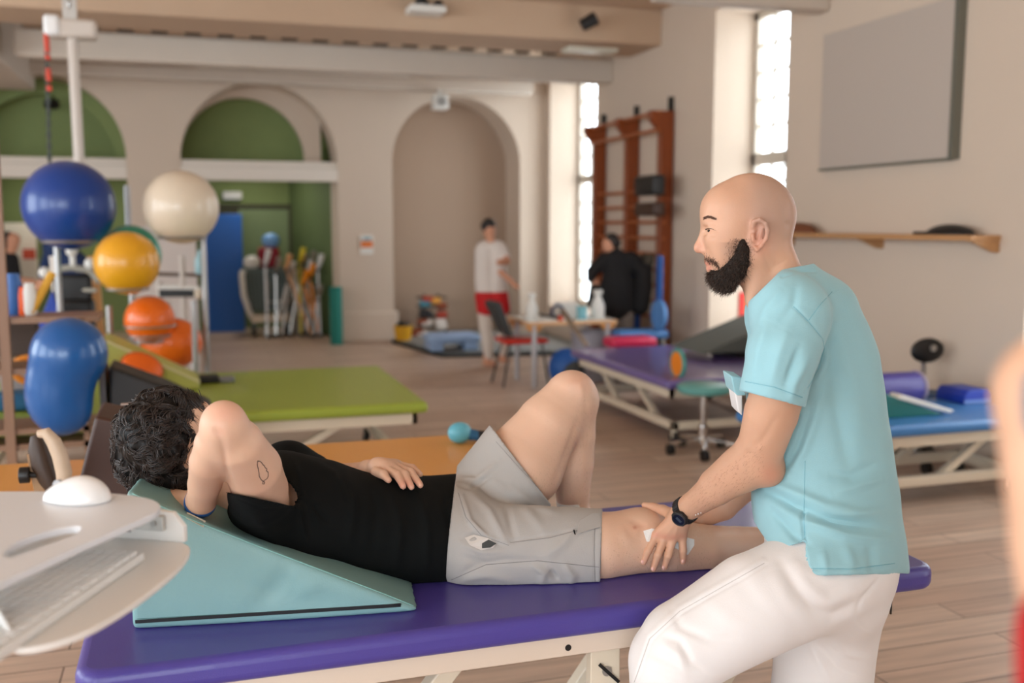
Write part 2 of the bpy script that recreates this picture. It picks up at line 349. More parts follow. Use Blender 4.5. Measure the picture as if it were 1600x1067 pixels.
# high on the beams: projector, spotlight, speaker, vent
p = at_y(662, 12, 9.9); t = thing('ceiling_projector', 'white ceiling device with dark lens hanging from the big beam', 'projector', (p.x, 9.85, p.z-.06))
MB().box(p.x-.17, p.x+.19, 9.72, 9.98, p.z-.07, p.z+.0).build('housing', M_whitep, t, bevel=.02)
b = MB(); b.sphere((p.x-.04, 9.8, p.z+.02), .07, 16, 10); b.sphere((p.x+.12, 9.8, p.z), .06, 16, 10); b.build('lens', M_black, t, smooth=True)
MB().cyl((p.x, 9.9, p.z), (p.x, 9.99, p.z+.2), .02).build('mount', M_iron, t)
p = at_y(914, 38, 9.9); t = thing('spotlight', 'small black spotlight on the front of the big beam', 'spotlight', (p.x, 9.9, p.z-.1))
MB().cyl((p.x-.06, 9.84, p.z-.03), (p.x+.08, 9.8, p.z+.05), .06, .07).build('lamp_head', M_black, t, smooth=True)
MB().cyl((p.x, 9.85, p.z), (p.x, 10.0, p.z+.06), .018).build('stem', M_black, t)
p = at_y(690, 158, 13.2); t = thing('wall_speaker', 'small white box speaker under the lowest pale beam', 'speaker', (p.x, 13.3, p.z-.12))
MB().box(p.x-.1, p.x+.1, 13.2, 13.4, p.z-.1, p.z+.1).build('speaker_body', M_whitep, t, bevel=.02)
MB().cyl((p.x, 13.196, p.z), (p.x, 13.19, p.z), .06).build('grille', mat('grey_grille', (150, 148, 144), .6), t)
MB().box(p.x-.02, p.x+.02, 13.3, 13.36, p.z+.1, 3.42).build('mount', M_whitep, t)
p = at_y(82, 165, 14.1); t = thing('spotlight', 'black spotlight hung inside the left green arch', 'spotlight', (p.x, 14.1, p.z))
MB().cyl((p.x-.05, 14.0, p.z), (p.x+.05, 14.1, p.z+.02), .07, .06).build('lamp_head', M_black, t, smooth=True)
MB().cyl((p.x, 14.1, p.z), (p.x, 14.2, p.z+.12), .015).build('stem', M_black, t)
p = at_z(905, 84, 3.53); tag(MB().box(p.x-.3, p.x+.28, 10.3, 10.55, 3.49, 3.53).build('emergency_light', mat('pale_lamp_lens', (225, 222, 205), .4), bevel=.01), 'small pale emergency light under the big beam', 'emergency light')
p = at_y(573, 381, 13.69); t = thing('wall_notice', 'small orange and white notice on the plaster column', 'notice', (p.x, 13.69, p.z-.16))
MB().box(p.x-.09, p.x+.09, 13.685, 13.7, p.z-.14, p.z+.12).build('paper', M_whitep, t)
MB().box(p.x-.08, p.x+.08, 13.68, 13.685, p.z-.05, p.z+.04).build('orange_print', mat('orange_print', (226, 120, 50), .6), t)
MB().box(p.x-.05, p.x+.06, 13.68, 13.685, p.z+.05, p.z+.09).build('blue_print', mat('blue_print', (120, 160, 170), .6), t)

# ================================================================ CRUTCHES, CART AND WALKERS IN THE GREEN ROOM
p = at_y(518, 500, 14.0); tag(MB().cyl((p.x, 13.52, 0.0), (p.x, 13.52, .78), .085).build('rolled_mat', mat('teal_foam', (14, 124, 112), .6), smooth=True), 'upright rolled teal exercise mat beside the plaster column', 'rolled mat')
t = thing('shopping_cart', 'grey wire cart with white handles holding a red bag', 'cart', (1.05, 15.0, 0))
M_wire = mat('grey_wire', (120, 134, 134), .4, .6)
b = MB()
for z in np.linspace(.38, .98, 9): s_ = .3+.08*(z-.38); b.tube([(1.05-s_, 14.8, z), (1.05+s_, 14.8, z), (1.05+s_, 15.3, z), (1.05-s_, 15.3, z)], .012, 6, closed=True)
for x in np.linspace(-.3, .3, 13): b.cyl((1.05+x, 14.8, .38), (1.05+x*1.16, 14.8, .98), .008, n=6)
MB().prism([(.76, 14.83, .4), (1.34, 14.83, .4), (1.38, 14.83, .95), (.72, 14.83, .95)], (0, .42, 0)).build('basket_liner', mat('grey_green_liner', (86, 100, 98), .7), t)
b.build('basket', M_wire, t)
MB().box(.78, 1.32, 14.86, 15.28, .375, .39).build('basket_base', mat('dark_grey_fabric', (58, 60, 60), .8), t)
for x in (.7, 1.42): MB().tube([(x, 14.78, .95), (x-.02, 14.75, .9), (x, 14.76, .6), (x+.06, 14.8, .4), (x+.1, 14.86, .3)], .045, 8).build('handle_side', M_whitep, t, smooth=True)
MB().box(.8, 1.34, 14.8, 15.2, .2, .32).build('lower_tray', M_cream, t, bevel=.02)
for x in (.84, 1.3):
    for y in (14.84, 15.2): MB().cyl((x-.02, y, .065), (x+.02, y, .065), .065).build('wheel', M_black, t); MB().cyl((x, y, .1), (x, y, .22), .02).build('leg', M_wire, t)
b = MB().box(.93, 1.23, 14.9, 15.2, .985, 1.28); tag(b.build('sports_bag', mat('crimson_fabric', (136, 14, 36), .7), bevel=.04), 'crimson bag sitting in the wire cart', 'bag')
tag(blob((1.12, 15.05, 1.38), (.13, .12, .11)).build('ball', mat('sky_plastic', (120, 170, 225), .4), smooth=True), 'pale blue ball on top of the crimson bag', 'ball')
tag(blob((.83, 14.9, 1.07), (.12, .1, .1)).build('ball', M_whitep, smooth=True), 'white ball resting on the rim of the wire cart', 'ball')
def crutch(name, label, cat, x, y, lean, h, m, m2, group):
    t = thing(name, label, cat, (x, y, 0), group)
    top = Vector((x+lean, y+.12, h)); foot = Vector((x, y, 0))
    MB().cyl(foot, top, .017, n=8).build('shaft', m, t, smooth=True)
    d = (top-foot).normalized(); MB().tube([top-d*.0, top+Vector((.03, -.08, .1)), top+Vector((.05, -.1, .2))], [.03, .04, .045], 8).build('cuff', m2, t, smooth=True)
    MB().cyl(top-d*.03, top-d*.03+Vector((0, -.12, 0)), .017, n=8).build('grip', M_black, t)
    MB().cyl(foot, foot+d*.05, .026, n=10).build('rubber_foot', M_black, t)
cm = [mat('white_enamel2', (222, 222, 222), .35), M_steel, mat('orange_enamel', (238, 146, 30), .4), mat('yellow_enamel', (220, 200, 60), .4), mat('peach_wood', (214, 160, 110), .5)]
spec = [(418, 505, -.0, 1.18, 0, 'second tall white crutch behind the wire cart'), (432, 512, .02, 1.05, 1, 'steel crutch leaning just right of the wire cart'), (440, 515, .14, .98, 0, 'white crutch leaning right towards the grey bucket'),
 (452, 512, .22, 1.12, 1, 'steel crutch crossing behind the yellow topped stick'), (488, 512, -.34, 1.1, 4, 'peach wooden stick slanting left across the others'), (500, 508, -.12, .95, 2, 'orange crutch leaning beside the teal roll'),
 (470, 508, .02, 1.2, 3, 'stick with a yellow cuff standing highest in the middle'), (492, 505, -.03, 1.15, 1, 'steel crutch standing near the green side wall'), (500, 508, .0, 1.1, 0, 'white crutch closest to the teal roll'),
 (499, 512, -.2, .85, 2, 'short orange stick leaning left of the teal roll'), (484, 510, .0, 1.0, 0, 'white crutch in the middle of the bundle'), (478, 512, .1, .6, 1, 'short steel walking stick low in the bundle'), (490, 511, .08, .62, 1, 'short steel stick leaning right'), (425, 512, .25, .9, 1, 'steel stick slanting away from the wire cart')]
for i, (px, py, ln, h, k, lab) in enumerate(spec):
    p = at_y(px, py, 14.45+.07*(i % 4)); crutch('crutch', lab, 'crutch', p.x, p.y, ln, h*.9, cm[k], cm[k], 'crutches and sticks in the green room')
p = at_y(465, 480, 15.0); t = thing('bucket', 'grey bucket holding walking sticks in the green room', 'bucket', (p.x, 15.05, 0))
MB().lathe([(.17, 0), (.24, .55), (.25, .56), (.23, .56), (.16, .03)], (p.x, 15.05, 0)).build('bucket_body', mat('grey_plastic', (158, 150, 138), .5), t, smooth=True)
MB().ring((p.x, 15.05, .55), .245, .014).build('rim', M_steel, t, smooth=True)
p = at_y(484, 490, 14.9); tag(MB().box(p.x-.1, p.x+.1, 14.95, 15.15, 0, .5).build('bin', M_black, bevel=.03), 'black bin behind the sticks next to the teal roll', 'bin')
def walker(label, px, py, y, wd, h, n):
    p = at_y(px, py, y); t = thing('walking_frame', label, 'walking frame', (p.x, y, 0), 'walking frames in the green room')
    for s in (-1, 1):
        MB().tube([(p.x+s*wd/2*1.15, y-.02, 0), (p.x+s*wd/2, y, h-.1), (p.x+s*wd/2, y+.06, h), (p.x+s*wd/2, y+.3, h), (p.x+s*wd/2, y+.36, h-.1), (p.x+s*wd/2, y+.4, 0)], .014, 8).build('side_frame', M_steel, t, smooth=True)
        MB().cyl((p.x+s*wd/2, y+.08, h), (p.x+s*wd/2, y+.26, h), .022, n=8).build('grip', M_black, t)
    MB().cyl((p.x-wd/2, y, h*.6), (p.x+wd/2, y, h*.6), .013, n=8).build('crossbar', M_steel, t)
walker('steel walking frame standing right of the wire cart', 447, 500, 14.75, .5, .84, 0)
walker('steel walking frame half hidden behind the grey bucket', 488, 500, 15.35, .5, .88, 1)

# ================================================================ MAT AND THINGS IN THE NICHE
M_matg = mat('grey_mat_vinyl', (132, 134, 132), .6)
c = [at_z(612, 536), at_z(692, 560)]
t = thing('floor_mat', 'large grey exercise mat with dark edges on the floor in the niche', 'mat', (3.6, 13.4, 0))
pl = [at_z(612, 536), at_z(692, 559), at_z(1000, 553), at_z(1000, 520), at_z(640, 516)]
MB().prism([Vector((q.x, q.y, .0)) for q in pl], (0, 0, .035)).build('mat_border', mat('black_rubber', (34, 38, 36), .6), t)
cc = sum(pl, Vector())/5; MB().prism([Vector((q.x+(cc.x-q.x)*.05, q.y+(cc.y-q.y)*.1, .036)) for q in pl], (0, 0, .012)).build('mat_surface', M_matg, t)
a = at_z(668, 540, .12); b_ = at_z(750, 540, .12)
t = thing('aerobic_step', 'pale blue plastic step platform on the grey mat', 'step platform', ((a.x+b_.x)/2, (a.y+b_.y)/2+.1, .05))
q = MB().box(a.x, b_.x+.05, a.y-.1, a.y+.35, .14, .25); q.build('platform', mat('pale_blue_plastic', (150, 178, 215), .4), t, bevel=.05)
for x in (a.x+.03, b_.x-.15): MB().box(x, x+.16, a.y-.09, a.y+.34, .048, .15).build('riser', mat('pale_blue_plastic', (150, 178, 215), .4), t, bevel=.02)
p = at_z(630, 531, .05); t = thing('bucket', 'small yellow bucket at the left corner of the grey mat', 'bucket', (p.x, p.y, .05))
MB().lathe([(.1, 0), (.13, .2), (.12, .2), (.09, .02)], (p.x, p.y, .05)).build('bucket_body', mat('yellow_plastic', (224, 164, 20), .5), t, smooth=True)
blob((p.x, p.y, .25), (.1, .1, .06)).build('contents', M_black, t, smooth=True)
# rack of small weights leaning in the niche
p = at_y(675, 500, 13.95); t = thing('weight_rack', 'dark a-frame rack loaded with small coloured weights in the niche', 'rack', (p.x, 13.95, .05))
for s in (-1, 1): MB().bar((p.x+s*.2, 13.9, .05), (p.x+s*.1, 14.0, .62), .03).build('post', M_iron, t)
for z in (.15, .3, .45, .58): MB().box(p.x-.2, p.x+.2, 13.85, 14.1, z-.01, z+.005).build('shelf', M_iron, t)
cols = [(170, 60, 40), (70, 140, 160), (225, 160, 70), (40, 38, 40), (225, 215, 205), (140, 70, 40)]
for i, (px, py, ci) in enumerate([(668, 468, 0), (664, 474, 1), (680, 470, 2), (690, 478, 5), (663, 488, 3), (668, 492, 3), (690, 492, 0), (660, 503, 5), (688, 503, 4), (666, 505, 4), (652, 518, 5), (660, 522, 4), (690, 510, 4), (645, 525, 5)]):
    q = at_y(px, py, 13.78); tag(MB().cyl((q.x-.07, 13.78, q.z), (q.x+.07, 13.78, q.z), .05, n=12).build('dumbbell', mat('weight_%d' % ci, cols[ci], .5), smooth=True), '%s hand weight, %s on the niche rack' % (['dark red', 'teal blue', 'amber', 'black', 'off-white', 'brown'][ci], ['topmost', 'just under the dark red one', 'at the upper right', 'high on the right post', 'on the left of the third shelf', 'under the left black one', 'halfway down the right side', 'low on the left', 'lower right', 'low beside the left post', 'at the foot in front', 'at the foot beside the brown one', 'lowest on the right', 'far left beside the bucket'][i]), 'dumbbell', 'hand weights on the rack')

# ================================================================ TABLES
def couch(name, label, x0, x1, y0, y1, zt, m, th=.06, group=None, inset=0.):
    t = thing(name, label, 'treatment table', ((x0+x1)/2, (y0+y1)/2, 0), group)
    MB().box(x0, x1, y0, y1, zt-th, zt).build('cushion', m, t, bevel=min(.03, th*.45), seg=4)
    f = MB(); e = .06
    f.box(x0+e, x1-e, y0+e, y0+e+.03, zt-th-.07, zt-th); f.box(x0+e, x1-e, y1-e-.03, y1-e, zt-th-.07, zt-th)
    f.box(x0+e, x0+e+.03, y0+e, y1-e, zt-th-.07, zt-th); f.box(x1-e-.03, x1-e, y0+e, y1-e, zt-th-.07, zt-th)
    f.build('top_frame', M_cream, t)
    g = MB(); h0 = .14; x0 += inset
    g.box(x0+.1, x1-.1, y0+.1, y0+.15, h0-.03, h0+.03); g.box(x0+.1, x1-.1, y1-.15, y1-.1, h0-.03, h0+.03)
    g.box(x0+.1, x0+.15, y0+.1, y1-.1, h0-.03, h0+.03); g.box(x1-.15, x1-.1, y0+.1, y1-.1, h0-.03, h0+.03)
    g.build('base_frame', M_cream, t, bevel=.005)
    lx = x1-x0; ly = y1-y0
    for fa, fb in ((.25, .45), (.62, .82)):
        for e_ in (0, 1):
            if lx > ly: y = (y0+.16, y1-.16)[e_]; A_, B_ = (x0+fa*lx, y, h0), (x0+fb*lx, y, zt-th-.05)
            else: x = (x0+.16, x1-.16)[e_]; A_, B_ = (x, y0+fa*ly, h0), (x, y0+fb*ly, zt-th-.05)
            MB().bar(A_, B_, .04).build('lift_arm', M_cream, t)
    for x in (x0+.13, x1-.13):
        for y in (y0+.13, y1-.13):
            l = MB().cyl((x, y, .05), (x, y, h0), .025, n=10).build('leg', M_cream, t)
            MB().cyl((x-.02, y, .05), (x+.02, y, .05), .05, n=16).build('caster', M_black, l)
    return t
M_lime = mat('lime_vinyl', (152, 168, 60), .42, coat=.1); M_purple = mat('purple_vinyl', (74, 64, 146), .36, bump=.12, bscale=400, coat=.15)
couch('treatment_table', 'wide lime green padded treatment table with white frame', -1.35, 1.34, 5.82, 7.5, .55, M_lime, .07)
couch('treatment_table', 'amber orange padded treatment table just behind the lying patient', -1.0, 1.17, 3.45, 4.2, .7, mat('amber_vinyl', (216, 150, 66), .4, coat=.15), .06, inset=.9)
couch('treatment_table', 'low wide purple treatment table with cream frame near the windows', 3.23, 4.72, 6.4, 8.35, .5, mat('sheen_pale_purple_vinyl', (108, 92, 150), .32, coat=.3), .07)  # vinyl colour lightened to paint in the sheen from the windows
couch('treatment_table', 'blue padded treatment table on casters by the right wall', 3.1, 4.8, 4.54, 5.25, .5, mat('sky_blue_vinyl', (62, 124, 186), .38, coat=.15), .07)
# light blue bottle on the amber table
p = at_z(722, 692, .7); t = thing('drinking_flask', 'light blue rounded flask lying on the amber table', 'flask', (p.x, p.y, .7))
MB().sphere((p.x-.01, p.y, .745), .045, 24, 16, (1.15, 1, 1)).build('flask_body', mat('aqua_plastic', (96, 176, 196), .3), t, smooth=True)
MB().cyl((p.x+.03, p.y-.01, .737), (p.x+.07, p.y-.02, .73), .026, .022).build('neck', mat('deep_blue_plastic', (36, 96, 136), .35), t, smooth=True)
MB().cyl((p.x+.065, p.y-.02, .73), (p.x+.11, p.y-.03, .725), .024).build('cap', M_black, t, smooth=True)
# on the far purple table: discs, strap and grey back rest
p = at_z(1066, 590, .5)
t = thing('balance_disc', 'orange and teal half disc standing on the low purple table', 'disc', (p.x, p.y, .5))
MB().cyl((p.x, p.y+.1, .59), (p.x+.03, p.y+.1, .59), .09, n=28).build('orange_face', mat('orange_vinyl', (232, 130, 24), .5), t, smooth=True)
MB().ring((p.x+.015, p.y+.1, .59), .1, .016, (1, 0, 0)).build('teal_rim', mat('teal_vinyl', (70, 150, 140), .45), t, smooth=True)
a = at_z(1108, 548, .5)+Vector((-.25, -.1, 0))
t = thing('back_rest', 'dark grey tilted foam back rest on the low purple table', 'back rest', (a.x+.3, a.y-.2, .5))
MB().prism([(a.x-.15, a.y-.5, .56), (a.x+.75, a.y-.5, .56), (a.x+.75, a.y-.5, .72), (a.x+.65, a.y-.5, .84)], (0, .6, 0)).build('pad', mat('grey_green_foam', (86, 90, 84), .7), t, bevel=.01)
MB().prism([(a.x+.25, a.y-.45, .5), (a.x+.7, a.y-.45, .5), (a.x+.7, a.y-.45, .58), (a.x+.25, a.y-.45, .58)], (0, .5, 0)).build('support', M_black, t)
# items on the blue table
M_teal = mat('teal_cover', (24, 108, 104), .4)
a = at_z(1380, 655, .5); b_ = at_z(1452, 642, .5)
t = thing('small_wedge', 'dark teal wedge with a white strap on the blue table', 'wedge', (a.x, a.y+.1, .5))
MB().prism([(a.x-.35, a.y, .5), (b_.x, a.y, .5), (a.x-.02, a.y, .66), (a.x-.35, a.y, .68)], (0, .45, 0)).build('wedge_body', M_teal, t, bevel=.008)
MB().prism([(b_.x+.03, a.y-.01, .51), (b_.x+.06, a.y-.01, .525), (a.x+.12, a.y-.01, .64), (a.x+.09, a.y-.01, .615)], (0, .1, 0)).build('strap', M_whitep, t, bevel=.004)
p = at_z(1385, 628, .5)
t = thing('roll_bolster', 'purple roll bolster behind the dark teal wedge', 'bolster', (p.x, 5.1, .5))
MB().cyl((p.x-.25, 5.13, .6), (p.x+.16, 5.13, .6), .1, n=32).build('roll_body', M_purple, t, bevel=.02)
MB().ring((p.x+.16, 5.13, .6), .095, .012, (1, 0, 0)).build('end_piping', mat('lilac_piping', (160, 148, 170), .5), t, smooth=True)
p = at_z(1512, 628, .5); t = thing('small_bolster', 'small royal blue block at the right of the blue table', 'block', (p.x, p.y, .5))
b = MB(); b.prism([(p.x-.1, p.y-.08, .5), (p.x+.12, p.y-.08, .5), (p.x+.12, p.y-.08, .56), (p.x+.09, p.y-.08, .59), (p.x-.07, p.y-.08, .59), (p.x-.1, p.y-.08, .56)], (0, .25, 0)); b.build('block_body', mat('royal_vinyl', (20, 58, 170), .4), t, bevel=.01)
MB().box(p.x-.101, p.x+.121, p.y-.085, p.y-.079, .505, .53).build('light_band', mat('pale_blue_band', (110, 140, 200), .5), t)
# ---------------------------------------------------------------- stools and chairs
def stool(name, label, px, py, zs, m, back=None, d=None):
    p = d or at_z(px, py, 0.04); t = thing(name, label, 'stool' if back is None else 'chair', (p.x, p.y, 0))
    MB().lathe([(.0, zs-.06), (.17, zs-.06), (.19, zs-.04), (.19, zs-.015), (.17, zs), (0, zs)], (p.x, p.y, 0), 36).build('seat', m, t, smooth=True)
    MB().cyl((p.x, p.y, .1), (p.x, p.y, zs-.06), .022).build('column', M_chrome, t, smooth=True)
    MB().cyl((p.x, p.y, .08), (p.x, p.y, .2), .035).build('sleeve', M_chrome, t, smooth=True)
    for k in range(5):
        a = k*2*PI/5+.5; e = Vector((p.x+.24*math.cos(a), p.y+.24*math.sin(a), .085))
        l = MB().bar((p.x, p.y, .11), e, .035, .025).build('foot_arm', M_chrome if back is None else M_black, t, bevel=.004)
        MB().cyl((e.x-.02, e.y, .04), (e.x+.02, e.y, .04), .038, n=14).build('caster', M_black, l)
    return t, p
stool('swivel_stool', 'round teal swivel stool on a chromed five star base', 1098, 700, .5, mat('teal_seat_vinyl', (96, 160, 154), .4))
P = at_d(1440, 560, 6.6); t, p = stool('swivel_chair', 'black backed swivel chair with blue seat by the right wall', 0, 0, .5, mat('petrol_seat', (16, 76, 130), .5), True, Vector((P.x, P.y, 0)))
q = at_d(1464, 550, 6.6)
MB().bar((p.x, p.y, .46), (q.x+.01, p.y+.12, .5), .03, .02).build('back_arm', M_steel, t); MB().bar((q.x+.01, p.y+.1, .48), (q.x+.01, p.y+.1, q.z), .035, .015).build('back_post', M_steel, t)
b = MB().sphere((q.x, p.y+.06, q.z), 1, 32, 18, (.135, .035, .085)); b.build('backrest', M_black, t, smooth=True)
MB().cyl((q.x+.01, p.y+.01, q.z+.02), (q.x+.01, p.y+.03, q.z+.02), .022).build('knob', M_steel, t)
# red chair with grey back
p = at_z(825, 604); t = thing('side_chair', 'chair with glossy red seat and dark grey back', 'chair', (p.x, p.y, 0))
zs = .46; X = p.x; Y = p.y+.2
MB().box(X-.24, X+.22, Y-.2, Y+.2, zs-.03, zs+.015).build('seat', mat('red_seat', (206, 36, 24), .35), t, bevel=.02)
MB().prism([(X-.2, Y-.2, zs+.05), (X-.15, Y-.2, zs+.03), (X-.28, Y-.2, .86), (X-.36, Y-.2, .84)], (0, .36, 0)).build('backrest', M_darkgrey, t, bevel=.02)
for sx, sy in ((-1, -1), (1, -1), (-1, 1), (1, 1)):
    MB().cyl((X+sx*.17, Y+sy*.14, zs-.03), (X+sx*.24-.02, Y+sy*.2, 0), .013, n=8).build('leg', mat('dark_leg_metal', (70, 66, 64), .4, .5), t, smooth=True)
MB().bar((X-.17, Y, zs-.02), (X-.26, Y, .7), .02).build('back_support', M_steel, t)
# activity table with bottles
a = at_y(808, 495, 9.3); b_ = at_y(957, 497, 9.3); zt = .66
a = at_z(812, 500, zt); b_ = at_z(958, 500, zt)
t = thing('activity_table', 'white topped table with pale wooden edge below the far window', 'table', ((a.x+b_.x)/2, a.y+.3, 0))
ya_ = min(a.y, b_.y); X0, X1 = a.x, b_.x+.05
MB().box(X0, X1, ya_, ya_+.7, zt-.035, zt).build('tabletop', mat('beech_edge', (222, 176, 130), .45), t, bevel=.006)
MB().box(X0+.02, X1-.02, ya_+.02, ya_+.68, zt, zt+.003).build('top_laminate', M_whitep, t)
for x in (X0+.08, X1-.08):
    for y in (ya_+.07, ya_+.62):
        l = MB().cyl((x, y, 0), (x, y, zt-.03), .025).build('leg', mat('silver_leg', (190, 188, 190), .4, .3), t)
        MB().prism([(x-.1, y-.01, zt-.036), (x+.1, y-.01, zt-.036), (x+.04, y-.01, zt-.1), (x-.04, y-.01, zt-.1)], (0, .03, 0)).build('corner_block', mat('beech_block', (230, 162, 92), .5), l)
def bottle(px, h, r, m, lab, y=None, cap=None):
    p = at_z(px, 494, zt); yy = ya_+.2 if y is None else y; p = at_y(px, 480, yy)
    t = thing('spray_bottle', lab, 'bottle', (p.x, yy, zt+.003))
    MB().lathe([(r*.9, 0), (r, .02), (r, h*.45), (r*.55, h*.72), (r*.42, h*.78), (r*.42, h*.86)], (p.x, yy, zt+.003), 24).build('bottle_body', m, t, smooth=True)
    MB().lathe([(r*.6, h*.85), (r*.7, h*.9), (r*.65, h), (0, h)], (p.x, yy, zt+.003), 20).build('bottle_cap', cap or m, t, smooth=True)
bottle(831, .27, .06, M_whitep, 'white bottle at the left end of the activity table')
bottle(934, .29, .07, M_whitep, 'white bottle at the right end of the activity table')
p = at_y(895, 478, ya_+.3); tag(MB().box(p.x-.14, p.x+.08, ya_+.3, ya_+.5, zt+.003, zt+.16).build('tissue_box', M_whitep, bevel=.01), 'white box of wipes in the middle of the activity table', 'box')
p = at_y(909, 480, ya_+.16); tag(MB().lathe([(.05, 0), (.055, .13), (.05, .13), (.046, .01)], (p.x, ya_+.16, zt+.003)).build('cup', mat('aqua_cup', (130, 190, 200), .35), smooth=True), 'pale aqua cup beside the white bottle on the activity table', 'cup')
p = at_y(868, 482, ya_+.06); t = thing('exercise_tool', 'dark blue and orange clamp tool on the activity table', 'tool', (p.x, ya_+.06, zt))
MB().ring((p.x+.02, ya_+.06, zt+.1), .06, .014, (0, 1, .2)).build('tool_loop', mat('navy_plastic', (26, 44, 84), .4), t, smooth=True)
MB().tube([(p.x-.16, ya_+.06, zt+.07), (p.x-.06, ya_+.06, zt+.05), (p.x+.06, ya_+.04, zt+.03)], .014, 8).build('tool_grip', M_black, t, smooth=True)
MB().sphere((p.x+.04, ya_+.03, zt+.03), .03).build('tool_knob', mat('orange_knob', (210, 70, 24), .5), t, smooth=True)
p1 = at_d(878, 484, 9.2); p2 = at_d(918, 542, 8.7)
tag(MB().bar(p1, p2, .045, .02).build('metal_rail', M_chrome, bevel=.003), 'shiny metal rail slanting down from the activity table', 'rail')
p = at_y(915, 520, ya_+.3); tag(MB().lathe([(.17, 0), (.18, .5), (.19, .52), (.16, .52), (.15, .04)], (p.x+.05, ya_+.35, 0)).build('waste_bin', mat('pale_grey_bin', (180, 178, 186), .5), smooth=True), 'pale grey bin standing under the activity table', 'bin')
# steps beside the wall bars
for px, py, hz, c_, lab in ((985, 534, .56, (206, 40, 84), 'raspberry red padded step beyond the purple table'), (1000, 522, .62, (80, 134, 196), 'light blue padded step behind the raspberry one')):
    p = at_d(px, py, 9.6 if c_[0] > 100 else 10.1); wd = .24 if c_[0] > 100 else .28
    b = MB().box(p.x-wd, p.x+wd, p.y-.12, p.y+.15, p.z-.05, p.z+.05); t = thing('step_stool', lab, 'step', (p.x, p.y, 0)); b.build('step_top', mat('vinyl_%d' % c_[0], c_, .4), t, bevel=.04)
    for s in (-1, 1): MB().box(p.x+s*wd*.8-.02, p.x+s*wd*.8+.02, p.y-.1, p.y+.12, 0, p.z-.04).build('step_leg', M_steel, t)
p = at_d(890, 562, 9.7); t = thing('sports_bag', 'blue bag with dark side on the floor beside the purple table', 'bag', (p.x, p.y, 0))
b = MB().sphere((p.x, p.y+.1, .2), 1, 24, 16, (.17, .2, .2)); b.build('bag_body', mat('bag_blue', (20, 82, 156), .5), t, smooth=True)
b = MB().sphere((p.x+.02, p.y-.04, .17), 1, 24, 16, (.12, .1, .13)); b.build('bag_side', M_darkgrey, t, smooth=True)
p = at_y(1163, 482, 8.81); t = thing('hanging_banner', 'narrow red and yellow cloth hanging in the window reveal', 'banner', (p.x, p.y, p.z-.2))
MB().box(p.x-.05, p.x+.01, p.y, p.y+.02, p.z-.14, p.z+.16).build('red_half', mat('red_cloth', (214, 44, 36), .6), t); MB().box(p.x+.01, p.x+.08, p.y, p.y+.02, p.z-.14, p.z+.16).build('yellow_half', mat('yellow_cloth', (226, 178, 110), .6), t)
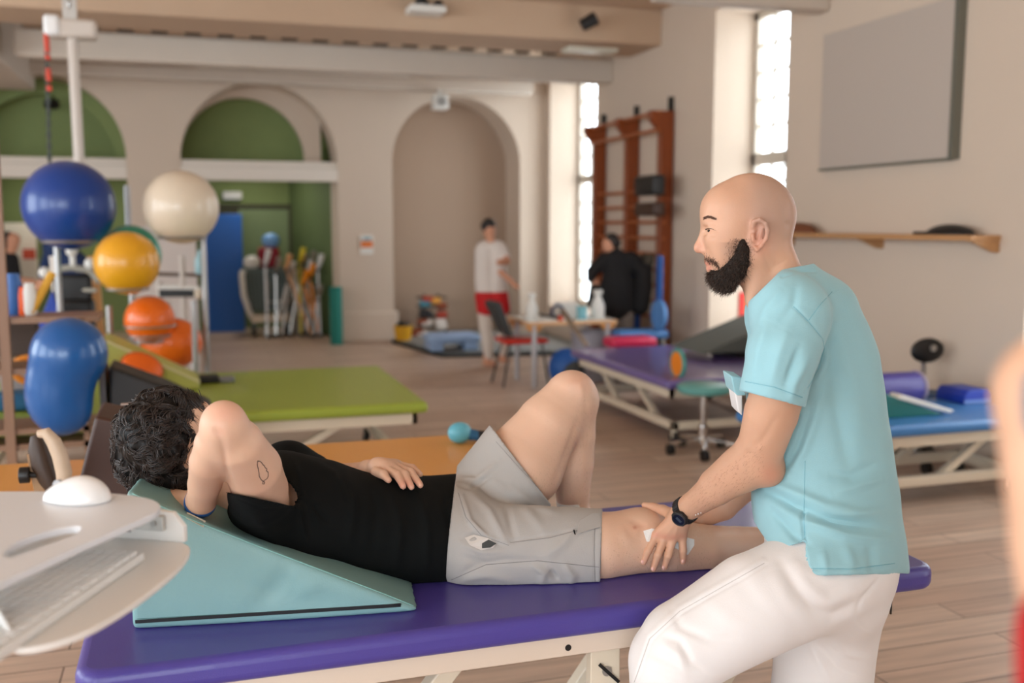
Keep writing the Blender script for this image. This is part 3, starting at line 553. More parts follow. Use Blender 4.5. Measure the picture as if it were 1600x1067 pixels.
# ================================================================ SMOOTH BODIES: distance field -> surface
class Field:
    def __init__(s, lo, hi, h):
        s.lo = np.array(lo, float); s.h = h; s.n = np.ceil((np.array(hi)-s.lo)/h).astype(int)+1
        s.F = np.full(s.n, .3, np.float32)
    def sub(s, lo, hi):
        a = np.clip(np.floor((np.minimum(lo, hi)-s.lo)/s.h).astype(int), 0, s.n-1); b = np.clip(np.ceil((np.maximum(lo, hi)-s.lo)/s.h).astype(int)+1, 1, s.n)
        sl = tuple(slice(i, j) for i, j in zip(a, b))
        ax = [(s.lo[k]+s.h*np.arange(a[k], b[k])).astype(np.float32) for k in range(3)]
        return sl, np.meshgrid(*ax, indexing='ij', sparse=True)
    def put(s, sl, d, k, mode='add'):
        A = s.F[sl]
        if mode == 'cut': A = -A
        hh = np.maximum(k-np.abs(A-d), 0)/k if k > 0 else 0
        R = np.minimum(A, d)-(hh*hh*k*.25 if k > 0 else 0)
        s.F[sl] = -R if mode == 'cut' else R
    def cone(s, a, ra, b, rb, k=.02, flat=None, mode='add'):    # flat: (axis, scale>1 widens)
        a = np.array(a, float); b = np.array(b, float); m = max(ra, rb)*(flat[1] if flat else 1)+.05
        sl, (X, Y, Z) = s.sub(np.minimum(a, b)-m, np.maximum(a, b)+m)
        d = b-a; L = max(float(d@d), 1e-9)
        t = np.clip(((X-a[0])*d[0]+(Y-a[1])*d[1]+(Z-a[2])*d[2])/L, 0, 1)
        qx = X-a[0]-t*d[0]; qy = Y-a[1]-t*d[1]; qz = Z-a[2]-t*d[2]
        if flat:
            w_ = np.array(flat[0], float); w_ = w_/np.linalg.norm(w_); c = (qx*w_[0]+qy*w_[1]+qz*w_[2])*(1/flat[1]-1)
            qx = qx+w_[0]*c; qy = qy+w_[1]*c; qz = qz+w_[2]*c
        s.put(sl, np.sqrt(qx*qx+qy*qy+qz*qz)-(ra+(rb-ra)*t), k, mode)
    def ball(s, c, r, k=.02, mode='add', axes=None, rad=None):   # ellipsoid: axes 3x3 rows, rad 3
        c = np.array(c, float); R = (max(rad) if rad is not None else r)
        sl, (X, Y, Z) = s.sub(c-R-.05, c+R+.05); X = X-c[0]; Y = Y-c[1]; Z = Z-c[2]
        if rad is None: d = np.sqrt(X*X+Y*Y+Z*Z)-r
        else:
            A = np.eye(3) if axes is None else np.array(axes, float)
            u = [(X*A[i][0]+Y*A[i][1]+Z*A[i][2]) for i in range(3)]
            k0 = np.sqrt(sum((u[i]/rad[i])**2 for i in range(3))); k1 = np.sqrt(sum((u[i]/rad[i]**2)**2 for i in range(3)))
            d = k0*(k0-1)/np.maximum(k1, 1e-6)
        s.put(sl, d.astype(np.float32), k, mode)
    def plane(s, p, nrm, k=0.):                                   # remove what lies on the normal's side
        p = np.array(p, float); nrm = np.array(nrm, float); nrm = nrm/np.linalg.norm(nrm)
        sl, (X, Y, Z) = s.sub(s.lo, s.lo+s.h*s.n)
        d = ((X-p[0])*nrm[0]+(Y-p[1])*nrm[1]+(Z-p[2])*nrm[2]).astype(np.float32)
        if k: s.F = -s._smin(-s.F, -d, k)
        else: s.F = np.maximum(s.F, d)
    @staticmethod
    def _smin(a, b, k):
        hh = np.maximum(k-np.abs(a-b), 0)/k; return np.minimum(a, b)-hh*hh*k*.25
    def copy(s, off=0.):
        f = Field.__new__(Field); f.lo = s.lo; f.h = s.h; f.n = s.n; f.F = s.F-off; return f
    def mesh(s):
        F_ = s.F; S = F_ < 0; n = np.array(S.shape)
        cnt = np.zeros(n-1, np.int8)
        for i in (0, 1):
            for j in (0, 1):
                for k in (0, 1): cnt += S[i:n[0]-1+i, j:n[1]-1+j, k:n[2]-1+k]
        act = (cnt > 0) & (cnt < 8); ii = np.argwhere(act); idx = np.full(act.shape, -1, np.int32); idx[act] = np.arange(len(ii))
        acc = np.zeros((len(ii), 3)); num = np.zeros(len(ii))
        cs = [(i, j, k) for i in (0, 1) for j in (0, 1) for k in (0, 1)]
        val = {c: F_[ii[:, 0]+c[0], ii[:, 1]+c[1], ii[:, 2]+c[2]].astype(float) for c in cs}
        for c in cs:
            for ax in range(3):
                if c[ax]: continue
                e = list(c); e[ax] = 1; e = tuple(e); a = val[c]; b = val[e]; m = (a < 0) != (b < 0)
                t = np.where(m, a/np.where(m, a-b, 1), 0); p = np.tile(np.array(c, float), (len(ii), 1)); p[:, ax] += t
                acc += p*m[:, None]; num += m
        V = s.lo+s.h*(ii+acc/num[:, None]); Q = []
        for ax in range(3):
            o1, o2 = [(1, 2), (2, 0), (0, 1)][ax]
            sl0 = [slice(1, -1)]*3; sl0[ax] = slice(0, -1); sl1 = [slice(1, -1)]*3; sl1[ax] = slice(1, None)
            A = S[tuple(sl0)]; B = S[tuple(sl1)]; e = np.argwhere(A != B); inside = A[tuple(e.T)]
            e = e+np.array([0 if k == ax else 1 for k in range(3)])
            d1 = np.zeros(3, int); d1[o1] = 1; d2 = np.zeros(3, int); d2[o2] = 1
            q = np.stack([idx[tuple((e-d1-d2).T)], idx[tuple((e-d2).T)], idx[tuple(e.T)], idx[tuple((e-d1).T)]], 1)
            q[~inside] = q[~inside][:, ::-1]; Q.append(q)
        Q = np.concatenate(Q); return V, Q[(Q >= 0).all(1)]
def smooth_verts(V, Q, it=1, f=.5):
    for _ in range(it):
        S_ = np.zeros_like(V); c = np.zeros(len(V))
        for a in range(4):
            for b in ((a+1) % 4, (a+3) % 4):
                np.add.at(S_, Q[:, a], V[Q[:, b]]); np.add.at(c, Q[:, a], 1)
        V = V+f*(S_/np.maximum(c, 1)[:, None]-V)
    return V
def normals(V, Q):
    n = np.cross(V[Q[:, 2]]-V[Q[:, 0]], V[Q[:, 3]]-V[Q[:, 1]]); N = np.zeros_like(V)
    for a in range(4): np.add.at(N, Q[:, a], n)
    return N/np.maximum(np.linalg.norm(N, axis=1), 1e-12)[:, None]
def sculpt(V, N, marks, gain=1.):
    """marks: (list of pixel points on the figure, height m, half width px[, taper]) pushes a fold or groove along a line"""
    x, y = px_of(V)
    C = np.array([0, 0, CAMH]); vd = V-C; vd /= np.linalg.norm(vd, axis=1)[:, None]
    face = np.clip(-(N*vd).sum(1)*1.6+.1, 0, 1)
    D = np.zeros(len(V))
    for mk in marks:
        pts, hgt, wd = mk[:3]; best = np.full(len(V), 1e9); tt = np.zeros(len(V)); P = np.array(pts, float)
        seg = np.linalg.norm(P[1:]-P[:-1], axis=1); tot = seg.sum(); acc = 0
        near = (x > P[:, 0].min()-4*wd) & (x < P[:, 0].max()+4*wd) & (y > P[:, 1].min()-4*wd) & (y < P[:, 1].max()+4*wd)
        I = np.where(near)[0]; xi = x[I]; yi = y[I]; bs_ = np.full(len(I), 1e9); ti = np.zeros(len(I))
        for i in range(len(P)-1):
            d = P[i+1]-P[i]; t = np.clip(((xi-P[i, 0])*d[0]+(yi-P[i, 1])*d[1])/max(d@d, 1e-9), 0, 1)
            q = np.hypot(xi-P[i, 0]-t*d[0], yi-P[i, 1]-t*d[1]); m = q < bs_; bs_[m] = q[m]; ti[m] = (acc+t[m]*seg[i])/tot; acc += seg[i]
        tp = np.sin(PI*np.clip(ti, .03, .97))**.5 if len(mk) < 4 else 1.
        D[I] += hgt*np.exp(-(bs_/wd)**2)*tp*face[I]
    return V+N*(D*gain)[:, None]
def to_object(V, Q, name, m, parent=None, colors=None, off=None):
    off = np.array(off if off is not None else (0, 0, 0), float)
    me = bpy.data.meshes.new(name); me.vertices.add(len(V)); me.vertices.foreach_set('co', (V-off).astype(np.float32).ravel())
    me.loops.add(len(Q)*4); me.loops.foreach_set('vertex_index', Q.astype(np.int32).ravel())
    me.polygons.add(len(Q)); me.polygons.foreach_set('loop_start', np.arange(0, len(Q)*4, 4, dtype=np.int32)); 
    me.polygons.foreach_set('use_smooth', np.ones(len(Q), bool)); me.update(calc_edges=True); me.validate()
    me.materials.append(m)
    if colors is not None:
        ca = me.color_attributes.new('Col', 'FLOAT_COLOR', 'POINT'); ca.data.foreach_set('color', np.c_[colors, np.ones(len(V))].astype(np.float32).ravel())
    o = bpy.data.objects.new(name, me); COL.objects.link(o); o.parent = parent
    return o
def tree(V, Q): return BVHTree.FromPolygons([tuple(v) for v in V], [tuple(int(i) for i in q) for q in Q])
def cast(tr, px, py, lift=0.):
    r, _ = ray(px, py); r = r.normalized(); h = tr.ray_cast(O, r)
    return None if h[0] is None else h[0]+h[1]*lift
def line_on(tr, pts, step=3., lift=.0):
    out = []
    for (x0, y0), (x1, y1) in zip(pts[:-1], pts[1:]):
        n = max(1, int(math.hypot(x1-x0, y1-y0)/step))
        for i in range(n):
            h = cast(tr, x0+(x1-x0)*i/n, y0+(y1-y0)*i/n, lift)
            if h is not None: out.append(h)
    h = cast(tr, *pts[-1], lift)
    if h is not None: out.append(h)
    return out
def N_(px, py, D, rp=0):                          # a point D metres ahead, with a radius given in pixels
    p = at_d(px, py, D); return (np.array(p), rp*depth(p)/F)
FWD = np.array([syw, cyw, 0.]); RGT = np.array([cyw, -syw, 0.]); UP = np.array([0, 0, 1.])
def multi(f, ns, k, flat=None, ki=.005):           # one limb: its own segments join tightly, then blend into the figure
    P = np.array([c for c, r in ns]); m = max(r for c, r in ns)*(flat[1] if flat else 1)+.06
    sl, (X, Y, Z) = f.sub(P.min(0)-m, P.max(0)+m); A = None
    for (a, ra), (b, rb) in zip(ns[:-1], ns[1:]):
        d = b-a; L = max(float(d@d), 1e-9); t = np.clip(((X-a[0])*d[0]+(Y-a[1])*d[1]+(Z-a[2])*d[2])/L, 0, 1)
        qx = X-a[0]-t*d[0]; qy = Y-a[1]-t*d[1]; qz = Z-a[2]-t*d[2]
        if flat:
            w_ = np.array(flat[0], float); w_ = w_/np.linalg.norm(w_); c = (qx*w_[0]+qy*w_[1]+qz*w_[2])*(1/flat[1]-1)
            qx = qx+w_[0]*c; qy = qy+w_[1]*c; qz = qz+w_[2]*c
        t = t*t*(3-2*t)*.35+t*.65
        D = (np.sqrt(qx*qx+qy*qy+qz*qz)-(ra+(rb-ra)*t)).astype(np.float32)
        A = D if A is None else Field._smin(A, D, ki)
    f.put(sl, A, k)
def chain(f, nodes, k=.03, flat=None): multi(f, [N_(*q) for q in nodes], k, flat)
def noise3(V, s, seed=0):                         # cheap smooth noise from sines
    rs = np.random.RandomState(seed); out = np.zeros(len(V))
    for _ in range(6):
        k = rs.normal(size=3); k = k/np.linalg.norm(k)*s*rs.uniform(.6, 1.6); out += np.sin(V@k+rs.uniform(0, 6.28))
    return out/6
M_skin = mat('skin', (224, 172, 146), .48, attr='Col', bump=.05, bscale=350, sss=.12, spec=.4)
def bbox_nodes(lst, pad=.06):
    P = []
    for q in lst:
        c, r = N_(*q); P += [c-r, c+r]
    P = np.array(P); return P.min(0)-pad, P.max(0)+pad
# ================================================================ LEFT SIDE: BALLS, RACK, HOIST
def ballm(n, c): return mat(n, c, .32, coat=.25, bump=.02, bscale=30)
RB = {}
def gym_ball(label, px, py, D, rp, m, grp='exercise balls on the wire rack', ring=True):
    p = at_d(px, py, D); r = rp*depth(p)/F
    t = thing('exercise_ball', label, 'exercise ball', (p.x, p.y, p.z-r), grp)
    b = MB().sphere(p, r, 56, 36); b.build('ball_skin', m, t, smooth=2)
    MB().cyl(p+Vector((r*.72, .1*r, r*.69)), p+Vector((r*.735, .1*r, r*.705)), .012, n=12).build('valve', M_whitep, t)
    RB[label] = (p, r); return p, r
gym_ball('largest dark blue exercise ball at the top left of the rack', 108, 321, 7.2, 69, ballm('blue_rubber', (16, 62, 140)))
gym_ball('pearl white exercise ball at the top right of the rack', 283, 324, 7.3, 57, ballm('pearl_rubber', (222, 206, 184)))
gym_ball('golden yellow exercise ball in the middle of the rack', 198, 411, 6.9, 49, ballm('yellow_rubber', (226, 160, 30)))
gym_ball('turquoise exercise ball behind the golden yellow one', 204, 398, 7.5, 46, ballm('turquoise_rubber', (40, 160, 130)))
gym_ball('bright orange exercise ball low on the rack', 234, 500, 7.2, 38, ballm('orange_rubber', (238, 108, 22)))
M_rk = mat('rack_metal', (168, 166, 164), .32, .85)
t = thing('ball_rack', 'chromed wire rack whose rings hold the exercise balls', 'rack', (-2.85, 6.6, 0))
posts = []
for px, ptop, D in ((88, 378, 7.35), (198, 290, 7.7), (316, 345, 7.5), (170, 478, 7.15), (302, 470, 7.2)):
    q = at_d(px, ptop, D); posts.append(q); MB().cyl((q.x, q.y, .03), q, .022, n=12).build('post', M_rk, t, smooth=True)
for lab, (p, r) in RB.items():
    rr_ = r*.62; z = p.z-math.sqrt(r*r-rr_*rr_)-.008
    MB().ring((p.x, p.y, z), rr_, .011, n=40).build('ball_ring', M_rk, t, smooth=True)
    near = min(posts, key=lambda q: (q-p).length); MB().cyl((near.x, near.y, z), (p.x+(near.x-p.x)*.2, p.y+(near.y-p.y)*.2, z), .01, n=8).build('ring_arm', M_rk, t)
p, r = RB['bright orange exercise ball low on the rack']
for dz, k in ((-.04, 1.02), (-.11, .86)): MB().ring((p.x, p.y, p.z+dz), r*k, .008, n=40).build('guard_ring', M_rk, t, smooth=True)
q = [Vector((a.x, a.y, .05)) for a in posts]
for a, c in ((0, 1), (1, 2), (3, 4), (0, 3), (2, 4)): MB().cyl(q[a], q[c], .02, n=8).build('base_bar', M_rk, t)
for a in q: MB().sphere((a.x, a.y, .035), .035, 12, 8).build('foot', M_black, t, smooth=True)
# second orange ball half hidden behind the lime wedge
p = at_d(270, 585, 7.35); r = 40*depth(p)/F; t = thing('exercise_ball', 'orange exercise ball peeping over the lime wedge', 'exercise ball', (p.x, p.y, .55))
MB().sphere((p.x, p.y, .55+r), r, 40, 24, (1.15, 1, 1)).build('ball_skin', ballm('orange_rubber', (238, 108, 22)), t, smooth=2)
# hoist: pole, white motor box, rope with red tape
t = thing('ceiling_hoist', 'white ceiling hoist box with a tall pole and a hanging rope', 'hoist', (-1.1, 8.3, 1.8))
M_h = mat('hoist_enamel', (208, 198, 188), .4)
c0 = at_d(108, 42, 7.9)
MB().box(c0.x-.15, c0.x+.2, c0.y-.1, c0.y+.1, c0.z-.09, c0.z+.05).build('arm_box', M_h, t, bevel=.03)
e = at_d(84, 40, 7.85); MB().box(e.x-.065, e.x+.05, e.y-.1, e.y+.08, e.z-.085, e.z+.07).build('motor_cover', mat('bright_white_plastic', (240, 240, 240), .35), t, bevel=.03)
MB().cyl(at_d(128, 330, 7.95), (c0.x+.02, c0.y, c0.z-.08), .04, n=16).build('pole', M_h, t, smooth=True)
b = MB()
for k in range(6): b.ring((c0.x+.01, c0.y, c0.z+.09+.08*k), .03, .012, (1, 0, 0) if k % 2 else (0, 1, 0), 14, 6)
b.box(c0.x-.04, c0.x+.06, c0.y-.02, c0.y+.03, c0.z+.05, CZ); b.build('chain', M_steel, t)
e2 = at_d(72, 52, 7.8); rb = at_d(75, 262, 7.8); rope = MB(); 
for ph in (0, PI):
    rope.tube([(e2.x+(rb.x-e2.x)*s_+.009*math.cos(ph+s_*60), e2.y+.009*math.sin(ph+s_*60), e2.z+(rb.z-e2.z-.6)*s_) for s_ in np.linspace(0, 1, 150)], .008, 6)
rope.build('rope', mat('grey_green_rope', (78, 84, 80), .8), t, smooth=True)
b = MB()
for z0, z1 in ((0, .14), (.16, .2), (.26, .36), (.39, .43)): b.cyl((e2.x, e2.y, e2.z-z0), (e2.x+.003, e2.y, e2.z-z1), .02, n=10)
b.build('red_tape', mat('red_tape', (206, 70, 48), .6), t)
# peanut ball
c = [at_d(112, 545, 4.9), at_d(100, 622, 4.9)]
t = thing('peanut_ball', 'big glossy blue peanut shaped ball at the left behind the amber table', 'peanut ball', (c[1].x, c[1].y, 0))
LATE = []
def peanut():
    R_ = 59*4.9/F; g = Field(np.array(c[1])-R_-.14, np.array(c[0])+R_+.12, .009)
    [g.ball(*N_(px_, py_, 4.9, r_), k_) for px_, py_, r_, k_ in ((108, 553, 57, 0.), (96, 588, 47, .05), (92, 606, 43, .07), (92, 630, 44, .07), (100, 640, 40, .03))]
    V, Q = g.mesh(); V = smooth_verts(V, Q, 2, .5)
    to_object(V, Q, 'ball_skin', mat('peanut_rubber', (14, 84, 150), .28, coat=.3), t, None, tuple(t.location))
peanut()
# lime wedge, black half pad and orange disc on the lime table
M_lw = mat('pale_lime_vinyl', (178, 178, 92), .45)
WY = at_z(300, 607, .56).y; P1 = at_y(160, 528, WY); P2 = at_y(312, 590, WY)
t = thing('lime_wedge', 'pale lime wedge cushion at the left of the lime table', 'wedge', ((P1.x+P2.x)/2, WY+.2, .55))
MB().prism([(P1.x, WY, .55), (P2.x, WY, .55), (P2.x, WY, .6), (P1.x, WY, P1.z)], (0, .4, 0)).build('wedge_body', M_lw, t, bevel=.02)
MB().tube([(P1.x, WY, P1.z-.01), (P2.x, WY, .6)], .008, 6).build('piping', mat('cream_piping', (214, 206, 160), .5), t)
q = at_y(222, 574, WY-.035); t = thing('half_disc_cushion', 'bright orange disc cushion lying against the lime wedge', 'disc cushion', (q.x, q.y, q.z-.12))
Mr = Matrix.Translation(q) @ Matrix.Rotation(math.radians(24), 4, 'Y') @ Matrix.Rotation(math.radians(62), 4, 'X')
MB().sphere((0, 0, 0), 1, 36, 20, (.125, .09, .04)).move(Mr).build('cushion_shell', mat('vivid_orange_vinyl', (240, 104, 14), .4), t, smooth=True)
MB().ring((0, 0, 0), .11, .008, n=36).move(Mr @ Matrix.Diagonal((1.13, .84, 1, 1))).build('seam', mat('dark_orange_seam', (200, 76, 8), .4), t, smooth=True)
a = at_y(163, 572, 5.5); b_ = at_y(334, 637, 5.5); M_bv = mat('black_vinyl', (32, 30, 30), .5)
t = thing('black_wedge', 'black wedge cushion in front of the orange disc', 'wedge', ((a.x+b_.x)/2, 5.5, .4))
MB().prism([(a.x, 5.5, .3), (b_.x, 5.5, .34), (b_.x-.01, 5.5, b_.z), (at_y(253, 602, 5.5).x, 5.5, at_y(253, 602, 5.5).z), (a.x+.02, 5.5, a.z)], (0, .3, 0)).build('wedge_body', M_bv, t, bevel=.02)
MB().box(a.x-.03, a.x, 5.5, 5.8, .42, a.z-.02).build('side_plate', mat('slate_side', (96, 96, 100), .5), t, bevel=.01)
q = at_z(338, 598, .55); t = thing('knee_brace', 'black and grey padded brace lying at the edge of the lime table', 'brace', (q.x, q.y, .55))
MB().box(q.x-.12, q.x+.02, q.y-.04, q.y+.1, .55, .6).build('brace_pad', M_black, t, bevel=.015)
MB().box(q.x+.02, q.x+.12, q.y-.04, q.y+.08, .55, .585).build('grey_tip', mat('grey_vinyl', (120, 122, 124), .5), t, bevel=.012)
# brown block cushion and bolster chair on the amber table
a = at_y(160, 628, 3.5); b_ = at_y(212, 650, 3.5)
t = thing('brown_block', 'dark brown padded block leaning behind the dark haired head', 'block', (-.62, 3.6, .7))
Mb = mat('brown_vinyl', (62, 34, 22), .5)
k0 = at_y(152, 622, 3.6); k1 = at_y(245, 640, 3.6); k2 = at_y(118, 740, 3.6); k3 = at_y(215, 760, 3.6); k0b = at_y(140, 655, 3.45)
MB().prism([(k2.x, 3.5, .705), (k3.x, 3.5, .705), (k1.x, 3.5, k1.z-.05), (k0.x, 3.5, k0b.z)], (.0, .3, 0)).build('block_body', Mb, t, bevel=.012)
MB().box(k0.x+.08, k0.x+.13, 3.5, 3.52, k0.z-.012, k0.z-.008).build('label_patch', mat('pale_label', (170, 150, 140), .5), t)
q = at_d(78, 712, 3.0); t = thing('padded_arm', 'curved cream padded arm with a black clamp knob at the left of the head', 'padded arm', (q.x, q.y, q.z-.2))
pth = [at_d(x, y, 3.0) for x, y in ((60, 678), (72, 676), (84, 690), (94, 712), (100, 738), (102, 770))]
MB().tube(pth, [.012, .018, .022, .024, .024, .022], 14).build('cream_pad', mat('cream_vinyl', (196, 172, 148), .5), t, smooth=True)
pth = [at_d(x, y, 3.03) for x, y in ((56, 680), (60, 700), (66, 725), (76, 748), (86, 768))]
MB().tube(pth, [.016, .03, .034, .03, .02], 14).build('dark_shell', mat('dark_brown_shell', (58, 40, 28), .5), t, smooth=True)
k = at_d(40, 742, 3.0); MB().cyl(k-Vector((.018, 0, 0)), k+Vector((.012, 0, 0)), .026, n=10).build('clamp_knob', M_black, t, bevel=.004)
MB().cyl(k, at_d(66, 742, 3.02), .009).build('clamp_screw', M_black, t)
MB().bar(at_d(50, 708, 3.02), at_d(64, 775, 3.02), .015, .03).build('clamp_rail', mat('ochre_metal', (150, 112, 70), .4), t)
q = at_d(66, 775, 3.02); MB().bar(q, (q.x+.02, 3.5, .66), .03, .012).build('clamp_arm', M_black, t)
# shelf unit at the left edge with its things
M_sh = wood('brown_shelf_wood', (150, 112, 84), (120, 86, 62), (14, 14, 1))
L0 = at_d(4, 400, 5.1)
t = thing('shelf_unit', 'brown wooden shelf unit cut by the left edge', 'shelf unit', (L0.x, L0.y, 0))
MB().box(L0.x-.035, L0.x+.012, L0.y-.02, L0.y+.02, .0, 2.6).build('upright', M_sh, t)
for py, dx in ((487, .5), (560, .5), (646, .45), (668, .45)):
    z = at_d(20, py, 5.6).z
    if z < .05: z = .05
    MB().box(L0.x-.4, L0.x+.44, L0.y, L0.y+.34, z-.02, z+.01).build('shelf_board', M_sh, t)
MB().box(L0.x+.34, L0.x+.37, L0.y+.0, L0.y+.03, .0, at_d(20, 487, 5.6).z).build('upright', M_sh, t)
Z1 = at_d(20, 487, 5.6).z+.01
def jar(px, w_, h, c, nm, lab, cat, z=Z1, D=5.3, n=4):
    q = at_d(px, 470, D); b = MB()
    if n == 4: b.box(q.x-w_/2, q.x+w_/2, q.y-w_/2, q.y+w_/2, z, z+h)
    else: b.lathe([(w_*.4, 0), (w_*.5, h*.1), (w_*.5, h*.7), (w_*.35, h), (0, h)], (q.x, q.y, z), 20)
    return tag(b.build(nm, mat('jar_%d_%d_%d' % c, c, .45), bevel=.008 if n == 4 else 0, smooth=True), lab, cat)
jar(10, .05, .15, (232, 84, 30), 'storage_box', 'red orange container at the left end of the shelf unit', 'container', n=12)
jar(22, .09, .22, (58, 108, 178), 'storage_jar', 'tall blue jar on the shelf unit', 'jar', n=12)
jar(36, .06, .15, (240, 98, 40), 'storage_box', 'orange container right of the tall blue jar', 'container', n=12)
jar(47, .07, .17, (226, 224, 218), 'storage_jar', 'white jar between orange containers', 'jar', n=12)
q = at_d(60, 470, 5.3)
tag(MB().cyl((q.x-.04, q.y, Z1+.012), (q.x+.07, q.y+.05, Z1+.22), .022, n=12).build('massage_roller', mat('ochre_foam', (216, 162, 50), .6), smooth=True), 'ochre foam roller leaning on the shelf unit', 'roller')
q = at_d(26, 500, 5.6); tag(MB().box(q.x-.12, q.x+.1, q.y, q.y+.12, at_d(20, 560, 5.6).z+.012, Z1-.06).build('wire_basket', mat('dark_basket', (66, 50, 40), .7), bevel=.01), 'dark brown ribbed basket beneath the shelf of jars', 'basket')
q = at_d(20, 590, 5.6); tag(MB().ring((q.x+.08, q.y, at_d(40, 578, 5.6).z), .07, .02, (0, 1, 0)).build('exercise_ring', mat('orange_ring', (226, 136, 40), .5), smooth=True), 'orange ring hanging low in the shelf unit', 'ring')
z = at_d(20, 646, 5.6).z+.012; q = at_d(24, 620, 5.6); tag(MB().box(q.x-.12, q.x+.1, q.y, q.y+.2, z, z+.1).build('folded_towel', mat('petrol_towel', (30, 84, 118), .8, bump=.3), bevel=.03), 'dark petrol folded towel low in the shelf unit', 'towel')
q = at_d(24, 590, 5.7); tag(MB().box(q.x-.1, q.x+.06, q.y+.1, q.y+.25, at_d(20, 620, 5.7).z, at_d(20, 575, 5.7).z).build('storage_box', mat('grey_box_plastic', (140, 130, 125), .5), bevel=.01), 'grey storage box low in the shelf unit', 'box')
# machine behind the rack: cycle with handle bars
t = thing('exercise_bike', 'grey exercise bike with white handles under the blue ball', 'exercise bike', at_z(115, 600))
base = Vector(t.location)
def PD(x, y, D=7.9): return at_d(x, y, D)
MB().tube([PD(84, 400), PD(88, 440), PD(90, 520), Vector((PD(90, 520).x, PD(90, 520).y, .04))], .035, 12).build('front_post', M_h, t, smooth=True)
MB().tube([PD(70, 425), PD(82, 422), PD(110, 418), PD(140, 422), PD(156, 440)], .028, 10).build('handlebar', mat('grey_bar', (150, 146, 134), .4), t, smooth=True)
for x, y in ((70, 426), (112, 392), (141, 412)): MB().sphere(PD(x, y), .045, 16, 10).build('knob', M_whitep, t, smooth=True)
MB().tube([PD(112, 392), PD(115, 420)], .022, 8).build('lever', M_whitep, t, smooth=True)
a = PD(114, 448); MB().box(a.x-.14, a.x+.14, a.y-.04, a.y+.04, a.z-.12, a.z+.1).build('console', M_black, t, bevel=.03)
MB().tube([PD(92, 455), PD(115, 452), PD(150, 454)], .018, 8).build('lower_bar', mat('steel2', (190, 196, 188), .3, .7), t, smooth=True)
a = PD(120, 505); MB().box(a.x-.18, a.x+.14, a.y-.05, a.y+.1, .1, a.z+.2).build('drive_housing', M_black, t, bevel=.05)
MB().box(a.x-.3, a.x+.3, a.y-.03, a.y+.03, 0, .06).build('base_beam', M_steel, t)
a = PD(152, 480, 8.2); tag(MB().prism([(a.x-.06, a.y, 0), (a.x+.08, a.y, 0), (a.x+.02, a.y, a.z+.42), (a.x-.06, a.y, a.z+.42)], (0, .05, 0)).build('wooden_board', mat('peach_board', (228, 170, 110), .5), bevel=.005), 'peach wooden board standing behind the yellow ball', 'board')
a = PD(84, 500, 7.4); tag(MB().prism([(a.x-.18, a.y, a.z-.2), (a.x+.1, a.y, a.z-.2), (a.x+.0, a.y, a.z+.22)], (0, .05, 0)).build('pennant_cushion', mat('cobalt_vinyl', (24, 64, 170), .5), bevel=.01), 'cobalt blue triangular cushion above the peanut ball', 'cushion')
# parallel bars / frame right of the rack
t = thing('rehab_frame', 'white upright exercise frame with dark cross bar behind the balls', 'exercise frame', at_z(290, 540))
W = lambda x, y, D=9.2: at_d(x, y, D)
for x, yt in ((249, 440), (262, 470), (284, 400), (300, 470)):
    q = W(x, yt); MB().cyl((q.x, q.y, 0.02), q, .028, n=10).build('post', M_h, t, smooth=True)
MB().tube([W(245, 428), W(318, 430)], .018, 8).build('crossbar', mat('brown_bar', (92, 76, 66), .5), t); MB().bar(W(250, 458), W(306, 458), .07, .07).build('dark_beam', M_black, t, bevel=.01)
MB().tube([W(245, 448), W(312, 452)], .03, 8).build('white_rail', M_whitep, t, smooth=True)
MB().sphere(W(311, 459), .05, 16, 10).build('end_knob', M_cream, t, smooth=True)
q0 = W(245, 520); q1 = W(305, 520); MB().bar((q0.x, q0.y, .03), (q1.x, q1.y, .03), .06).build('base_bar', M_h, t)
q = W(313, 414, 9.2); t = thing('spray_bottle', 'pale aqua bottle standing on the white exercise frame', 'bottle', (q.x, q.y, W(313, 428).z))
MB().lathe([(.04, 0), (.05, .02), (.05, .12), (.03, .17), (.02, .19), (.02, .22), (0, .22)], (q.x, q.y, W(313, 428).z)).build('bottle_body', mat('aqua_bottle', (164, 206, 214), .3), t, smooth=True)
q = W(262, 440, 10.5); tag(MB().box(q.x-.3, q.x+.3, q.y, q.y+.05, 0, 1.6).build('white_screen', mat('pale_screen', (206, 196, 190), .5), bevel=.01), 'pale upright screen behind the white exercise frame', 'screen')
a = PD(222, 520, 7.7); tag(MB().box(a.x-.25, a.x+.2, a.y, a.y+.35, 0, .4).build('storage_crate', mat('pale_crate', (196, 188, 180), .5), bevel=.02), 'pale crate on the floor beneath the orange ball', 'crate')
# added pale panel stands in for the bright area behind the left arch
q = at_y(40, 400, 15.6); tag(MB().box(q.x-.5, q.x+.15, 15.6, 15.65, .6, at_y(40, 348, 15.6).z).build('bright_area_panel', mat('bright_area_cream', (238, 230, 214), .5), bevel=.004), 'pale panel standing in for the bright area behind the seated person', 'board')
q = at_y(45, 397, 15.5); tag(MB().box(q.x-.08, q.x+.08, 15.5, 15.56, q.z-.07, q.z+.07).build('red_box', mat('orange_red_box', (206, 70, 30), .5)), 'orange red box fixed in front of the pale panel', 'box')
